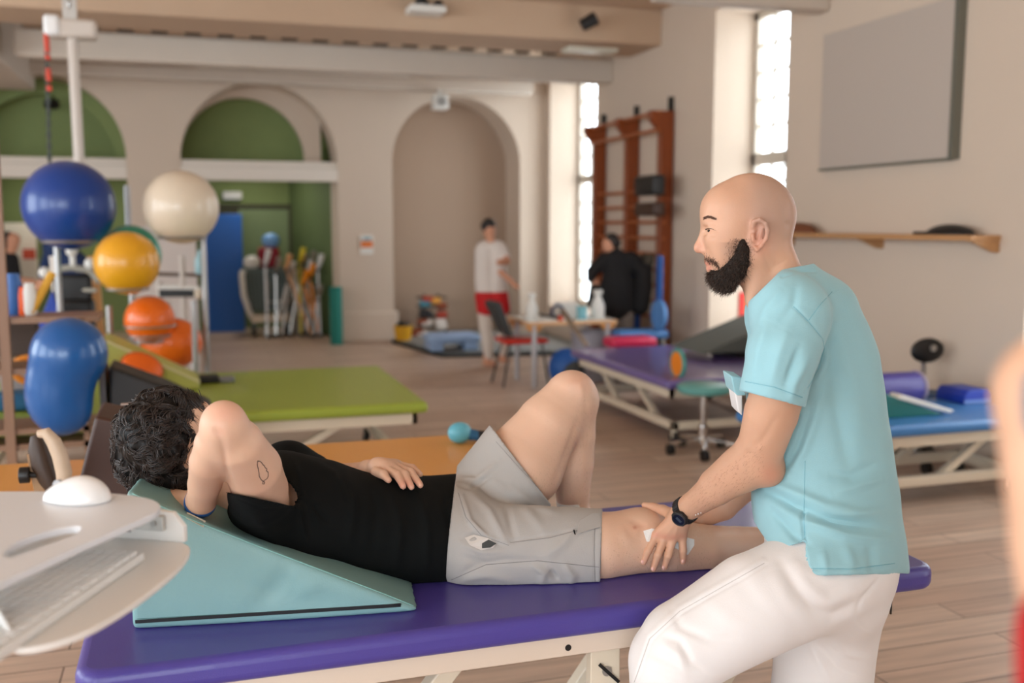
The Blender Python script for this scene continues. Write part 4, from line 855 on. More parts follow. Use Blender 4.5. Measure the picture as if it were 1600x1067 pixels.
# unseen round lamps added to brighten the green room
for lx in (-1.9, .9):
    t = thing('added_lamp', 'round lamp added to brighten the green room, %s' % ('left of the doorway' if lx < 0 else 'above the crutches'), 'lamp', (lx, 15.2, 2.56))
    MB().cyl((lx, 15.2, 2.57), (lx, 15.2, 2.62), .18, n=28).build('added_lamp_shade', M_whitep, t, smooth=True)
    l = bpy.data.lights.new('added_lamp_light', 'AREA'); l.shape = 'DISK'; l.size = .34; l.energy = 9; l.color = (1, .93, .82)
    lo = bpy.data.objects.new('added_lamp_light', l); COL.objects.link(lo); lo.location = (lx, 15.2, 2.55)
# ================================================================ THE THERAPIST
def blend(C, w, c):                              # mix colour c by weight w
    c = np.array(lin(c)); return C*(1-w[:, None])+c*w[:, None]
def soft(x, y, cx, cy, rx, ry=None, p=2.): return np.exp(-((np.abs(x-cx)/rx)**p+(np.abs(y-cy)/(ry or rx))**p))
TD = 2.29
t_ther = thing('person', 'bald bearded person in a light blue tunic and white trousers leaning over the patient', 'person', (1.35, 1.78, 0))
tl = (1.35, 1.78, 0)
lo_, hi_ = bbox_nodes([(1172, 336, 2.24, 110), (1240, 500, 2.07, 60), (1240, 500, 2.44, 60), (1010, 840, 2.55, 30), (1290, 800, 2.2, 100), (1040, 830, 2.75, 30)], .01)
f = Field(lo_, hi_, .0031)
HD = 2.24
# skull and face; px offsets from the profile in the photo
c, r = N_(1173, 336, HD); s_ = depth(Vector(c))/F
f.ball(c, 0, axes=[RGT, FWD, UP], rad=(69*s_, 52*s_, 65*s_), k=.01)
def hp(x, y, dz=0.): return N_(x, y, HD+dz)[0]
f.ball(hp(1203, 340), 0, axes=[RGT, FWD, UP], rad=(37*s_, 46*s_, 46*s_), k=.012)
for dz in (-.028, .028): f.cone(hp(1135, 326, dz), 30*s_, hp(1137, 392, dz), 27*s_, .03)
f.cone(hp(1131, 330), 32*s_, hp(1132, 385), 27*s_, .03)
f.cone(hp(1131, 395), 25*s_, hp(1128, 428), 19*s_, .025, flat=(FWD, 1.25))
for dz in (-.042, .042): f.cone(hp(1178, 395, dz), 22*s_, hp(1136, 430, dz*.45), 15*s_, .03)         # jaw
for dz in (-.036, .036): f.ball(hp(1120, 371, dz), 14*s_, .03)                                        # cheek bones
f.cone(hp(1110, 342, -.024), 9*s_, hp(1110, 342, .024), 9*s_, .018)                                   # brow ridge
f.cone(hp(1106, 352), 5.5*s_, hp(1093, 383), 7.5*s_, .012); f.ball(hp(1091.5, 388), 7.6*s_, .006)            # nose
for dz in (-.011, .011): f.ball(hp(1101, 392, dz), 6*s_, .006)
for dz in (-.03, .03): f.ball(hp(1106, 361, dz), 7*s_, .012, mode='cut')
for dz in (-.029, .029): f.ball(hp(1113, 360, dz), 8.6*s_, .006)                                       # eyeball lids
f.cone(hp(1106, 409, -.014), 5*s_, hp(1106, 409, .014), 5*s_, .01); f.cone(hp(1109, 420, -.012), 5*s_, hp(1109, 420, .012), 5*s_, .01)
f.cone(hp(1101, 414.5, -.02), 1.6*s_, hp(1101, 414.5, .02), 1.6*s_, .004, mode='cut')
# neck
f.cone(hp(1198, 378), 34*s_, hp(1215, 440), 42*s_, .025, flat=(FWD, 1.1)); f.cone(hp(1182, 400), 28*s_, hp(1203, 470), 36*s_, .03)
f.cone(hp(1190, 385, -.05), 8*s_, hp(1176, 470, -.03), 9*s_, .03)
# ears
for sg in (-1, 1):
    e = sg*.072
    f.cone(hp(1185, 352, e), 9*s_, hp(1183, 376, e*.97), 7*s_, .01, flat=(RGT, 1.15))
    P = [(1176, 354), (1178, 346), (1187, 343), (1196, 349), (1199, 360), (1197, 373), (1190, 383), (1183, 390), (1178, 386)]
    for i in range(len(P)-1):
        o = e+sg*(.006+.008*math.sin(PI*min(i, 6)/7)); o2 = e+sg*(.006+.008*math.sin(PI*min(i+1, 6)/7))
        f.cone(hp(*P[i], o), 3.1*s_, hp(*P[i+1], o2), 3.1*s_, .004)
    f.cone(hp(1182, 368, e+sg*.013), 6.*s_, hp(1186, 354, e+sg*.013), 5.5*s_, .003, mode='cut'); f.cone(hp(1181, 371, e+sg*.006), 3.2*s_, hp(1184, 362, e+sg*.006), 2.6*s_, .002, mode='cut')
    f.cone(hp(1176, 368, e+sg*.006), 3.5*s_, hp(1177, 376, e+sg*.006), 3*s_, .004)
# shoulders and torso under the tunic (kept inside it)
f.cone(N_(1232, 500, 2.14, 0)[0], .05, N_(1240, 500, 2.42, 0)[0], .055, .04)
chain(f, [(1240, 500, TD, 62), (1275, 600, TD, 78), (1290, 700, TD-.02, 78), (1300, 790, TD-.04, 78)], .04, flat=(FWD, 1.))
# near arm
AE = (1184, 716, 2.18, 35)
chain(f, [(1238, 515, 2.12, 44), (1222, 590, 2.09, 42), (1205, 645, 2.13, 41), AE], .03)
chain(f, [(1190, 728, 2.19, 31), (1160, 735, 2.22, 34), (1120, 762, 2.28, 27), (1082, 789, 2.34, 20), (1068, 799, 2.36, 18.5)], .025)
f.ball(N_(1205, 738, 2.18)[0], .022, .03)
f.cone(*N_(1170, 712, 2.19, 24), *N_(1120, 752, 2.28, 18), .03)
# near hand
def hand(f, knuck, tips, wrist, D0, thumb, rk=6.6, rt=4.8, pal=11):
    for (x, y, D) in knuck: f.cone(*N_(*wrist), *N_(x, y, D, pal*.72), .012)
    for (kx, ky, kD), mid, tip in zip(knuck, tips[0], tips[1]):
        a = N_(kx, ky, kD, rk); m = N_(*mid, rk*.92); t = N_(*tip, rt)
        f.cone(*a, *m, .004); f.cone(*m, *t, .004)
    th = [N_(*q) for q in thumb]
    for a, b in zip(th[:-1], th[1:]): f.cone(*a, *b, .006)
KN = [(1025, 836, 2.385), (1038, 839, 2.378), (1052, 840, 2.374), (1066, 838, 2.378)]
hand(f, KN, ([(1012, 861, 2.37), (1028, 867, 2.362), (1044, 868, 2.362), (1067, 860, 2.375)], [(1005, 879, 2.372), (1021, 889, 2.366), (1038, 887, 2.37), (1067, 878, 2.38)]),
     (1065, 805, 2.365, 14.5), 2.5, [(1054, 806, 2.385, 11), (1036, 797, 2.43, 8), (1021, 792, 2.46, 6.4), (1007, 789, 2.475, 5)])
f.cone(*N_(1058, 812, 2.37, 13), *N_(1045, 830, 2.38, 11), .012)
# far arm and hand behind the patient's shin
chain(f, [(1235, 500, 2.42, 44), (1200, 640, 2.55, 34), (1180, 735, 2.54, 30), (1130, 790, 2.55, 22), (1092, 812, 2.56, 15)], .03)
hand(f, [(1075, 818, 2.56), (1078, 824, 2.57), (1082, 830, 2.57), (1088, 834, 2.56)],
     ([(1048, 818, 2.56), (1052, 828, 2.575), (1060, 835, 2.58), (1072, 840, 2.58)], [(1030, 812, 2.55), (1036, 826, 2.565), (1046, 836, 2.57), (1060, 844, 2.57)]),
     (1092, 814, 2.56, 12), 2.7, [(1085, 812, 2.55, 9), (1064, 806, 2.54, 6.5), (1035, 803, 2.52, 5.6), (1003, 800, 2.5, 4.6)], rk=5.6, rt=4.4, pal=9)
Vb, Qb = f.mesh(); Vb = smooth_verts(Vb, Qb, 1, .4); Nb = normals(Vb, Qb)
Vb = sculpt(Vb, Nb, [
    ([(1101, 361), (1108, 358), (1116, 359), (1122, 362)], -.0012, 1.6), ([(1103, 357), (1110, 353.5), (1120, 356)], .0012, 1.8), ([(1106, 365), (1114, 368), (1121, 366)], .001, 1.8), ([(1110, 371), (1118, 373)], -.0012, 2),
    ([(1100, 391), (1106, 388), (1108, 394)], -.0014, 1.6), ([(1097, 396), (1103, 396)], -.002, 2), ([(1110, 396), (1114, 406), (1117, 414)], -.0012, 3),
    ([(1100, 345), (1108, 340), (1118, 344)], .0018, 3.5), ([(1085, 804), (1060, 820)], .0, 3), ([(1056, 816), (1042, 836)], .0014, 2.6), ([(1060, 818), (1054, 838)], .0014, 2.6), ([(1052, 812), (1030, 832)], .0014, 2.6),
    ([(1216, 300), (1228, 330), (1222, 350)], -.002, 7), ([(1226, 352), (1236, 350)], -.0025, 6), ([(1195, 396), (1206, 420), (1222, 405)], -.003, 6), ([(1212, 420), (1230, 404)], -.002, 3),
    ([(1200, 700), (1165, 700), (1120, 738)], .002, 6), ([(1215, 650), (1190, 690), (1160, 712)], -.002, 6)])
Nb = normals(Vb, Qb); x, y = px_of(Vb); nz_ = noise3(Vb, 90, 1)
C = np.tile(np.array(lin((206, 160, 132))), (len(Vb), 1)); C *= (1+.05*noise3(Vb, 60, 2))[:, None]
head = y < 480
C = blend(C, soft(x, y, 1090, 390, 12)*.2*head, (214, 110, 96)); C = blend(C, soft(x, y, 1188, 366, 16, 28)*.45*head, (220, 118, 96))
sc = np.clip((soft(x, y, 1212, 320, 44, 62, 4)), 0, 1)*head                                       # shaved scalp is a little greyer
C = blend(C, sc*.75, (164, 136, 120))
C = blend(C, (soft(x, y, 1104, 412, 7, 4)+soft(x, y, 1108, 420, 5, 4))*.6*head, (190, 104, 92))
stub = np.clip(soft(x, y, 1150, 392, 22, 34, 3)*(y > 378), 0, 1)*head; C = blend(C, np.clip(stub*.42, 0, 1), (90, 66, 54))
for sx, sy in ((1006, 878), (1020, 890), (1037, 887), (1067, 878)): C = blend(C, soft(x, y, sx, sy, 7, 7)*.3, (232, 160, 140))
for kx, ky, _ in KN: C = blend(C, soft(x, y, kx, ky, 7, 5)*.3, (208, 120, 104))
C = blend(C, soft(x, y, 1205, 742, 16, 22)*.35, (214, 126, 100))
C = blend(C, soft(x, y, 1177, 362, 4, 12)*0., (120, 60, 40))
ob = to_object(Vb, Qb, 'body', M_skin, t_ther, C, tl); TB = tree(Vb, Qb)
def curve_tubes(name, lines, r, m, parent, off, taper=True, n=5):
    b = MB()
    for L_ in lines:
        L_ = [Vector(p) for p in L_]
        if len(L_) < 2: continue
        rr2 = [r*(1 if not taper else max(.15, 1-(i/(len(L_)-1))**1.5)) for i in range(len(L_))]
        b.tube(L_, rr2, n)
    if not b.v: return None
    b.v = [v-Vector(off) for v in b.v]
    return b.build(name, m, parent, smooth=2, world=False)
M_hairb = mat('dark_beard_hair', (34, 26, 21), .8, spec=.2)
# eye: iris, lid lines, lashes, eyebrow
p = cast(TB, 1107.5, 360.5)
if p is not None:
    MB().sphere(p+Vector((0, 0, 0)), .0032, 14, 10).build('eye', mat('dark_eye', (38, 30, 26), .15), t_ther, smooth=2)
curve_tubes('eyelashes', [line_on(TB, [(1103, 358.5), (1108, 356.8), (1114, 358), (1119, 361)], 1.5, .0006)], .0011, M_hairb, t_ther, tl)
rnd = random.Random(3); br = []
for _ in range(170):
    u = rnd.random(); x0 = 1098.5+u*19; y0 = 341.5-3.5*math.sin(min(1, u*1.5)*PI*.6)+rnd.uniform(-2.2, 2.2)*(1-.4*u)+u*u*4
    a_ = cast(TB, x0, y0, .0003); b_ = cast(TB, x0+rnd.uniform(2, 4.5), y0-rnd.uniform(-.5, 1.5)+u*1.2, .0012)
    if a_ is not None and b_ is not None and (a_-b_).length < .02: br.append([a_, b_])
curve_tubes('eyebrow', br, .0006, mat('brown_brow_hair', (96, 62, 44), .6), t_ther, tl, n=4)
# beard: full dark mass along the jaw, made of short hairs over a shaped base
g = Field(np.minimum(hp(1085, 475, -.14), hp(1200, 370, .14))-.04, np.maximum(hp(1085, 475, -.14), hp(1200, 370, .14))+.04, .0025)
for dz in (-.03, 0, .03): g.cone(hp(1127, 432, dz*.7), 17.5*s_, hp(1132, 438, dz*.7), 17*s_, .02)
for sg in (-1, 1):
    P = [(1134, 434, .022, 17), (1146, 421, .041, 18), (1155, 406, .052, 15.5), (1160, 391, .059, 10.5), (1160, 377, .064, 5)]
    for a, b_ in zip(P[:-1], P[1:]): g.cone(hp(a[0], a[1], sg*a[2]), a[3]*s_, hp(b_[0], b_[1], sg*b_[2]), b_[3]*s_, .012)
    g.cone(hp(1138, 418, sg*.034), 8*s_, hp(1120, 428, sg*.016), 9*s_, .012)
    g.cone(hp(1119, 414, sg*.024), 2.2*s_, hp(1125, 424, sg*.03), 5*s_, .008)
Vg, Qg = g.mesh(); Ng = normals(Vg, Qg); Vg = Vg+Ng*(.0016*noise3(Vg, 900, 4))[:, None]
beard = to_object(Vg, Qg, 'beard', M_hairb, t_ther, None, tl)
sel = np.random.RandomState(5).choice(len(Vg), 3400); lines = []; TG = None
cen = hp(1150, 392)
for i in sel:
    p = Vg[i]; d = Ng[i]*.55+np.array([-.3*RGT[0], -.3*RGT[1], -.75])+np.random.normal(size=3)*.4; d /= np.linalg.norm(d)
    d2 = d+np.random.normal(size=3)*.35; L_ = .006+.008*random.random(); lines.append([p, p+d*L_*.5, p+d*L_*.5+d2*L_*.5])
curve_tubes('beard_hair', lines, .0005, mat('beard_hair_light', (70, 52, 42), .5), beard, tl, n=3)
# sideburn stubble: very short hairs fading upward on the cheek
st = []
for _ in range(2600):
    u = rnd.random(); v_ = rnd.random(); x0 = 1160+rnd.gauss(0, 8)-6*v_; y0 = 372+rnd.random()*42
    if rnd.random() > (y0-364)/46: continue
    a_ = cast(TB, x0, y0, 0.); 
    if a_ is None: continue
    st.append([a_, a_+Vector((rnd.gauss(0, .001), rnd.gauss(0, .001)-.0012, -.0035))])
for _ in range(480):
    x0 = rnd.uniform(1100, 1124); y0 = 403.5+(x0-1100)*.3+max(0, x0-1114)*.7+rnd.gauss(0, 2.9); a_ = cast(TB, x0, y0, 0.)
    if a_ is not None: st.append([a_, a_+Vector((-.001, -.0012, -.004))])
curve_tubes('stubble', st, .0003, mat('stubble_brown', (72, 50, 38), .7), t_ther, tl, n=3)
# hairs on the near forearm
ah = []
for _ in range(380):
    x0 = rnd.uniform(1075, 1195); y0 = 790-(x0-1075)*.62+rnd.uniform(-26, 26)
    a_ = cast(TB, x0, y0, 0.)
    if a_ is not None and abs(depth(a_)-2.28) < .3: ah.append([a_, a_+Vector((-.006, -.002, -.003))*rnd.uniform(.5, 1.1)+Vector((0, 0, rnd.gauss(0, .0015)))])
curve_tubes('arm_hair', ah, .00015, mat('arm_hair_brown', (136, 94, 68), .6), t_ther, tl, n=3)
# nails
nb = MB()
for (fx, fy) in ((1004, 880), (1020, 891), (1037, 889), (1067, 879)):
    h_ = cast(TB, fx, fy-2, .0)
    if h_ is not None:
        r_, _ = ray(fx, fy); nb.sphere(h_+Vector((0, 0, .001)), .0052, 14, 8, (.85, .45, 1.0))
nb.v = [v-Vector(tl) for v in nb.v]; nb.build('fingernails', mat('nail', (236, 186, 172), .25), t_ther, smooth=2, world=False)


# ---- tunic
def pixgrid(g):
    sl, (X_, Y_, Z_) = g.sub(g.lo, g.lo+g.h*g.n)
    Xc = X_*np.float32(cyw)-Y_*np.float32(syw); Yc = X_*np.float32(syw)+Y_*np.float32(cyw); dd = Yc*np.float32(cp)-(Z_-CAMH)*np.float32(sp)
    PX = (800+F*Xc/dd).astype(np.float32); PY = (533.5-F*((Z_-CAMH)*cp+Yc*sp)/dd).astype(np.float32)
    return PX, PY, (dd/F).astype(np.float32), Yc
M_tunic = mat('light_blue_cotton', (148, 194, 203), .8, bump=.1, bscale=500, vary=.03, vscale=5, sheen=.15)
def shell(trunk, sleeves, bounds, h, t, cuts, sleeve_cuts):
    """cloth of thickness t: trunk and sleeves are functions that fill a field; cuts are lines (P0, P1, side)"""
    T = Field(*bounds, h); trunk(T); PX, PY, mm, Yc = pixgrid(T)
    def above(a, b): return ((PX-a[0])*(b[1]-a[1])-(PY-a[1])*(b[0]-a[0]))/math.hypot(b[0]-a[0], b[1]-a[1])*mm
    full = T.F.copy()
    for fill, cl in zip(sleeves, sleeve_cuts):
        S = Field(*bounds, h); fill(S); full = Field._smin(full, S.F, .03)
        for a, b, sd in cl: S.F = np.maximum(S.F, sd*above(a, b))
        T.F = Field._smin(T.F, S.F, .03)
    T.F = np.maximum(T.F, -(full+t))
    for c in cuts:
        if callable(c): T.F = np.maximum(T.F, c(PX, PY, mm, Yc))
        else: T.F = np.maximum(T.F, c[2]*above(c[0], c[1]))
    return T
FL = (FWD, 1.08)
def tr_trunk(g):
    chain(g, [(1243, 500, TD, 74), (1258, 560, TD, 92), (1268, 620, TD, 98), (1279, 700, TD, 99), (1284, 780, TD-.03, 106), (1300, 850, TD-.05, 102), (1310, 915, TD-.05, 97)], .05, flat=FL)
    chain(g, [(1285, 490, TD-.05, 56), (1312, 570, TD-.05, 56), (1326, 680, TD-.05, 54), (1336, 780, TD-.05, 57), (1345, 880, TD-.05, 62)], .05)
    g.cone(N_(1228, 480, 2.15, 0)[0], .08, N_(1235, 475, 2.42, 0)[0], .082, .05)
    g.cone(*N_(1228, 425, HD, 42), *N_(1240, 470, HD, 62), .03)
    g.cone(*N_(1276, 905, 2.14, 93), *N_(1284, 850, 2.2, 92), .05)
def tr_sl1(g): chain(g, [(1240, 498, 2.12, 57), (1224, 550, 2.08, 55), (1209, 610, 2.08, 51), (1198, 670, 2.11, 54)], .03)
def tr_sl2(g): chain(g, [(1238, 492, 2.42, 50), (1218, 560, 2.48, 48), (1205, 640, 2.52, 46)], .03)
def body_hem(PX, PY, mm, Yc):
    yh = np.where(PX < 1258, 860-np.clip(1208-PX, 0, 60)*1.5-np.clip(PX-1212, 0, 50)*.3, 899-np.clip(PX-1262, 0, 150)*.02)
    return (PY-yh)*mm
bd = bbox_nodes([(1243, 500, 2.06, 90), (1300, 860, 2.12, 130), (1300, 860, 2.4, 120), (1180, 600, 2.1, 40), (1232, 430, HD, 40), (1235, 490, 2.47, 55)], .012)
g = shell(tr_trunk, [tr_sl1, tr_sl2], bd, .0036, .009,
          [((1150, 490), (1222, 421), 1), ((1222, 421), (1275, 411), 1), body_hem], [[((1158, 611), (1252, 635), -1)], [((1150, 600), (1250, 640), -1)]])
V, Q = g.mesh(); V = smooth_verts(V, Q, 1, .4); N0 = normals(V, Q)
V = sculpt(V, N0, [
    # armhole seam and yoke seam
    ([(1240, 478), (1262, 500), (1286, 528), (1288, 545), (1280, 575), (1258, 612)], -.0012, 2.2, 1), ([(1284, 530), (1290, 560), (1276, 600)], .004, 6),
    ([(1262, 500), (1280, 478), (1300, 455)], -.0008, 2.2, 1), ([(1222, 432), (1250, 424), (1274, 424)], -.002, 2, 1),
    # sleeve
    ([(1166, 596), (1210, 604), (1252, 620)], -.0012, 1.6, 1), ([(1232, 515), (1215, 560), (1205, 600)], .003, 9), ([(1262, 560), (1240, 600), (1236, 628)], .005, 7), ([(1250, 540), (1228, 600)], -.004, 6), ([(1200, 500), (1185, 550), (1178, 590)], .003, 8),
    # back: long soft draws
    ([(1300, 500), (1330, 600), (1345, 700)], .004, 14), ([(1295, 560), (1310, 660), (1330, 740)], -.004, 12), ([(1290, 600), (1262, 680), (1240, 740)], .005, 9), ([(1270, 640), (1248, 700), (1215, 745)], -.005, 7),
    # waist folds
    ([(1180, 745), (1230, 765), (1290, 790), (1370, 806)], .006, 8), ([(1186, 762), (1240, 790), (1300, 812), (1385, 826)], -.007, 7), ([(1200, 780), (1250, 812), (1320, 836), (1392, 846)], .006, 8),
    ([(1205, 800), (1240, 836), (1262, 850)], -.005, 6), ([(1255, 800), (1256, 860), (1264, 898)], -.004, 2.5, 1), ([(1252, 800), (1330, 806), (1380, 794)], .004, 7),
    ([(1300, 770), (1340, 760), (1380, 748)], .004, 8), ([(1290, 740), (1330, 744), (1370, 724)], -.004, 8), ([(1320, 850), (1330, 880), (1326, 898)], .004, 9), ([(1360, 850), (1366, 898)], -.004, 8), ([(1285, 860), (1292, 898)], .003, 7),
    ([(1264, 889), (1330, 889), (1400, 884)], -.0014, 1.5, 1), ([(1180, 700), (1172, 760), (1185, 800)], .004, 8), ([(1225, 450), (1200, 480), (1185, 510)], .003, 7), ([(1245, 445), (1240, 475), (1215, 505)], -.003, 7),
    ([(1190, 640), (1230, 660), (1262, 650)], -.003, 9)], 1.7)
V = V+normals(V, Q)*(.0014*noise3(V, 34, 9)+.0008*noise3(V, 80, 10))[:, None]
tun = to_object(V, Q, 'tunic', M_tunic, t_ther, None, tl); TT = tree(V, Q)
M_seam = mat('tunic_seam', (112, 172, 186), .85)
for nm, pts in (('armhole_seam', [(1240, 479), (1262, 501), (1285, 529), (1288, 545), (1280, 575), (1262, 606)]), ('yoke_seam', [(1264, 500), (1280, 478), (1300, 456)]), ('side_seam', [(1258, 720), (1256, 800), (1258, 850)]),
                ('hem_stitch', [(1264, 888), (1330, 889), (1398, 880)]), ('sleeve_stitch', [(1164, 596), (1210, 605), (1254, 621)])):
    curve_tubes(nm, [line_on(TT, pts, 3, .0002)], .0007, M_seam, tun, tl, False, 4)
# pocket in front of the chest, with the white shirt front below it
a = at_d(1160, 585, 2.24); M_in = mat('white_cotton', (226, 222, 220), .8)
b = MB(); P = [at_d(x_, y_, 2.23) for x_, y_ in ((1142, 587), (1160, 590), (1166, 618), (1152, 618), (1147, 612))]
b.prism(P, Vector(FWD)*.09); b.v = [v-Vector(tl) for v in b.v]; b.build('breast_pocket', M_tunic, tun, bevel=.003, world=False)
b = MB(); P = [at_d(x_, y_, 2.235) for x_, y_ in ((1148, 612), (1160, 612), (1160, 650), (1153, 642))]
b.prism(P, Vector(FWD)*.07); b.v = [v-Vector(tl) for v in b.v]; b.build('pocket_lining', M_in, tun, bevel=.003, world=False)

# ---- trousers
M_trs = mat('white_trouser_cotton', (234, 230, 228), .8, bump=.08, bscale=450, vary=.02, sheen=.1)
nodes = [(1300, 850, TD-.04, 92), (975, 1060, 2.1, 70), (1300, 1080, 2.3, 80)]
lo_, hi_ = bbox_nodes([(1300, 880, 2.1, 130), (1000, 1060, 2.05, 95), (1300, 1080, 2.3, 110)], .01); lo_[2] = .05
hi_ += .02
g = Field(lo_, hi_, .0048)
chain(g, [(1284, 830, 2.24, 88), (1302, 880, 2.22, 92), (1312, 930, 2.2, 68)], .05, flat=FL)
chain(g, [(1275, 905, 2.14, 82), (1180, 945, 2.09, 80), (1070, 1010, 2.06, 71), (1052, 1035, 2.06, 70), (1050, 1110, 2.1, 64), (1075, 1300, 2.15, 56), (1105, 1520, 2.2, 52)], .05)
chain(g, [(1312, 905, 2.26, 76), (1290, 1000, 2.27, 76), (1283, 1080, 2.26, 76), (1290, 1250, 2.24, 62), (1310, 1460, 2.22, 56)], .05)
chain(g, [(1328, 880, 2.18, 64), (1322, 930, 2.18, 52)], .04)
g.plane((0, 0, .1), (0, 0, -1))
V, Q = g.mesh(); V = smooth_verts(V, Q, 1, .4); N0 = normals(V, Q)
V = sculpt(V, N0, [
    ([(1192, 876), (1060, 952), (1012, 996), (988, 1067)], .003, 5, 1), ([(1196, 882), (1064, 958), (1018, 1000), (993, 1067)], -.003, 3, 1),
    ([(1222, 880), (1245, 918), (1272, 950), (1300, 962), (1352, 936)], -.009, 9), ([(1240, 885), (1262, 918), (1292, 940), (1345, 918)], .007, 12), ([(1205, 890), (1232, 940), (1265, 975)], .006, 12), ([(1150, 900), (1180, 940), (1230, 985)], -.003, 14), ([(1100, 930), (1140, 970), (1200, 1000)], .003, 14),
    ([(1052, 955), (1064, 980), (1110, 1000), (1150, 1000)], -.005, 7), ([(1040, 995), (1062, 1002), (1080, 1036), (1108, 1054)], -.008, 6), ([(1034, 1008), (1060, 1022), (1072, 1050)], .007, 7), ([(1010, 1030), (1050, 1045), (1080, 1067)], .005, 7),
    ([(1290, 990), (1320, 1020), (1362, 1030)], .006, 7), ([(1280, 1010), (1310, 1045), (1355, 1060)], -.006, 6), ([(1262, 1000), (1290, 1050), (1300, 1067)], .006, 7), ([(1372, 905), (1348, 935), (1338, 960)], -.005, 3), ([(1330, 965), (1350, 985), (1366, 990)], .005, 6), ([(1240, 880), (1290, 905), (1360, 900)], .004, 10)], .9)
V = V+normals(V, Q)*(.0018*noise3(V, 26, 12))[:, None]
trs = to_object(V, Q, 'trousers', M_trs, t_ther, None, tl); TR = tree(V, Q)
curve_tubes('side_seam', [line_on(TR, [(1194, 880), (1062, 955), (1015, 998), (991, 1066)], 3, .0003)], .0008, mat('trouser_seam', (196, 190, 186), .8), trs, tl, False, 4)
# shoes, out of frame but under him
for x_, y_, D in ((1105, 1520, 2.2), (1310, 1460, 2.22)):
    q = N_(x_, y_, D, 1)[0]; d_ = -RGT*.9+FWD*.44; b = MB()
    for k in range(2):
        pass
    b.sphere((0, 0, .05), 1, 24, 14, (.15, .055, .06)); b.v = [Vector((q[0]+d_[0]*(v.x+.07)-d_[1]*v.y, q[1]+d_[1]*(v.x+.07)+d_[0]*v.y, max(v.z, .001))) for v in b.v]
    b.v = [v-Vector(tl) for v in b.v]; b.build('shoe', M_whitep, t_ther, smooth=2, world=False)

# ---- wrist watch
wc = N_(1071, 797, 2.355, 0)[0]; axis = (N_(1120, 762, 2.28)[0]-N_(1066, 800, 2.362)[0]); axis /= np.linalg.norm(axis)
t_w = thing('wrist_watch', 'black digital wrist watch worn on the near forearm of the standing man', 'watch', tuple(wc))
view = np.array((Vector(wc)-O).normalized()); rad_ = .0305
a1, b1 = frame_of(Vector(axis)); b = MB()
ringp = [Vector(wc)+(a1*math.cos(t)+b1*math.sin(t))*rad_ for t in np.linspace(0, 2*PI, 49)[:-1]]
for i in range(48):
    p = ringp[i]; q = ringp[(i+1) % 48]; ou = (p-Vector(wc)).normalized(); th = .0026 if i % 2 else .0034
    b.bar(p, p+(q-p)*.98, .019, th*2, up=ou)
b.build('watch_strap', mat('black_resin', (20, 20, 22), .45), t_w, bevel=.0006, seg=1)
fdir = Vector(-view)+Vector(RGT)*.1-Vector((0, 0, .15)); fdir = (fdir-Vector(axis)*fdir.dot(Vector(axis))).normalized()
fc = Vector(wc)+fdir*(rad_+.004); side = Vector(axis).cross(fdir).normalized()
Mx = Matrix((( *side, 0), (*Vector(axis), 0), (*fdir, 0), (0, 0, 0, 1))).transposed(); Mx.translation = fc
oc = [(math.cos(2*PI*(k+.5)/8)*.0215, math.sin(2*PI*(k+.5)/8)*.0205, -.005) for k in range(8)]
MB().prism(oc, (0, 0, .011)).move(Mx).build('watch_case', mat('black_resin', (20, 20, 22), .45), t_w, bevel=.0022)
MB().ring((0, 0, .0065), .0165, .0018, n=32).move(Mx).build('bezel', mat('dark_steel', (66, 66, 70), .3, .6), t_w, smooth=True)
MB().cyl((0, 0, .0055), (0, 0, .0068), .0155, n=32).move(Mx).build('watch_face', mat('display_dark', (24, 30, 44), .12), t_w)
b = MB().box(-.008, .008, -.0035, .0035, .0068, .0072).move(Mx).build('display_window', mat('display_window', (58, 66, 80), .2), t_w)
b = MB().bar(Vector(wc)+Vector(-view)*rad_*.7+Vector(axis)*0, at_d(1101, 800, 2.31), .016, .003); b.build('strap_tail', mat('black_resin', (20, 20, 22), .45), t_w, bevel=.0008)
b = MB()
for k in range(4): b.sphere(at_d(1087+k*4, 804.5-k*1.6, 2.3), .0016, 8, 6)
b.build('strap_hole', M_whitep, t_w, smooth=True)
# ================================================================ MAIN TABLE, WEDGE, PATIENT
TX0, TX1, TY0, TY1, TZ = -.25, 1.80, 2.01, 2.78, .75
t = thing('treatment_table', 'long violet padded treatment table the patient lies on', 'treatment table', ((TX0+TX1)/2, (TY0+TY1)/2, 0))
def rrect(x0, x1, y0, y1, r, z, n=8):
    P = []
    for cx, cy, a0 in ((x1-r, y0+r, -PI/2), (x1-r, y1-r, 0), (x0+r, y1-r, PI/2), (x0+r, y0+r, PI)):
        P += [(cx+r*math.cos(a0+PI/2*i/n), cy+r*math.sin(a0+PI/2*i/n), z) for i in range(n+1)]
    return P
MB().prism(rrect(TX0, TX1, TY0, TY1, .055, TZ-.062), (0, 0, .062)).build('cushion', M_purple, t, bevel=.022, seg=5)
MB().box(TX0+.04, TX1-.14, TY0+.025, TY0+.06, TZ-.112, TZ-.063).build('side_rail', mat('cream_rail', (220, 202, 184), .4), t, bevel=.003)
MB().box(TX0+.04, TX1-.14, TY1-.06, TY1-.025, TZ-.112, TZ-.063).build('side_rail', mat('cream_rail', (220, 202, 184), .4), t, bevel=.003)
MB().box(TX1-.17, TX1-.14, TY0+.06, TY1-.06, TZ-.112, TZ-.063).build('end_rail', mat('cream_rail', (220, 202, 184), .4), t, bevel=.003)
MB().box(TX0+.04, TX0+.07, TY0+.06, TY1-.06, TZ-.112, TZ-.063).build('end_rail', mat('cream_rail', (220, 202, 184), .4), t, bevel=.003)
h_ = at_y(888, 1012, TY0+.024); MB().cyl((h_.x, TY0+.026, h_.z), (h_.x, TY0+.0235, h_.z), .0075, n=20).build('bolt_hole', M_black, t)
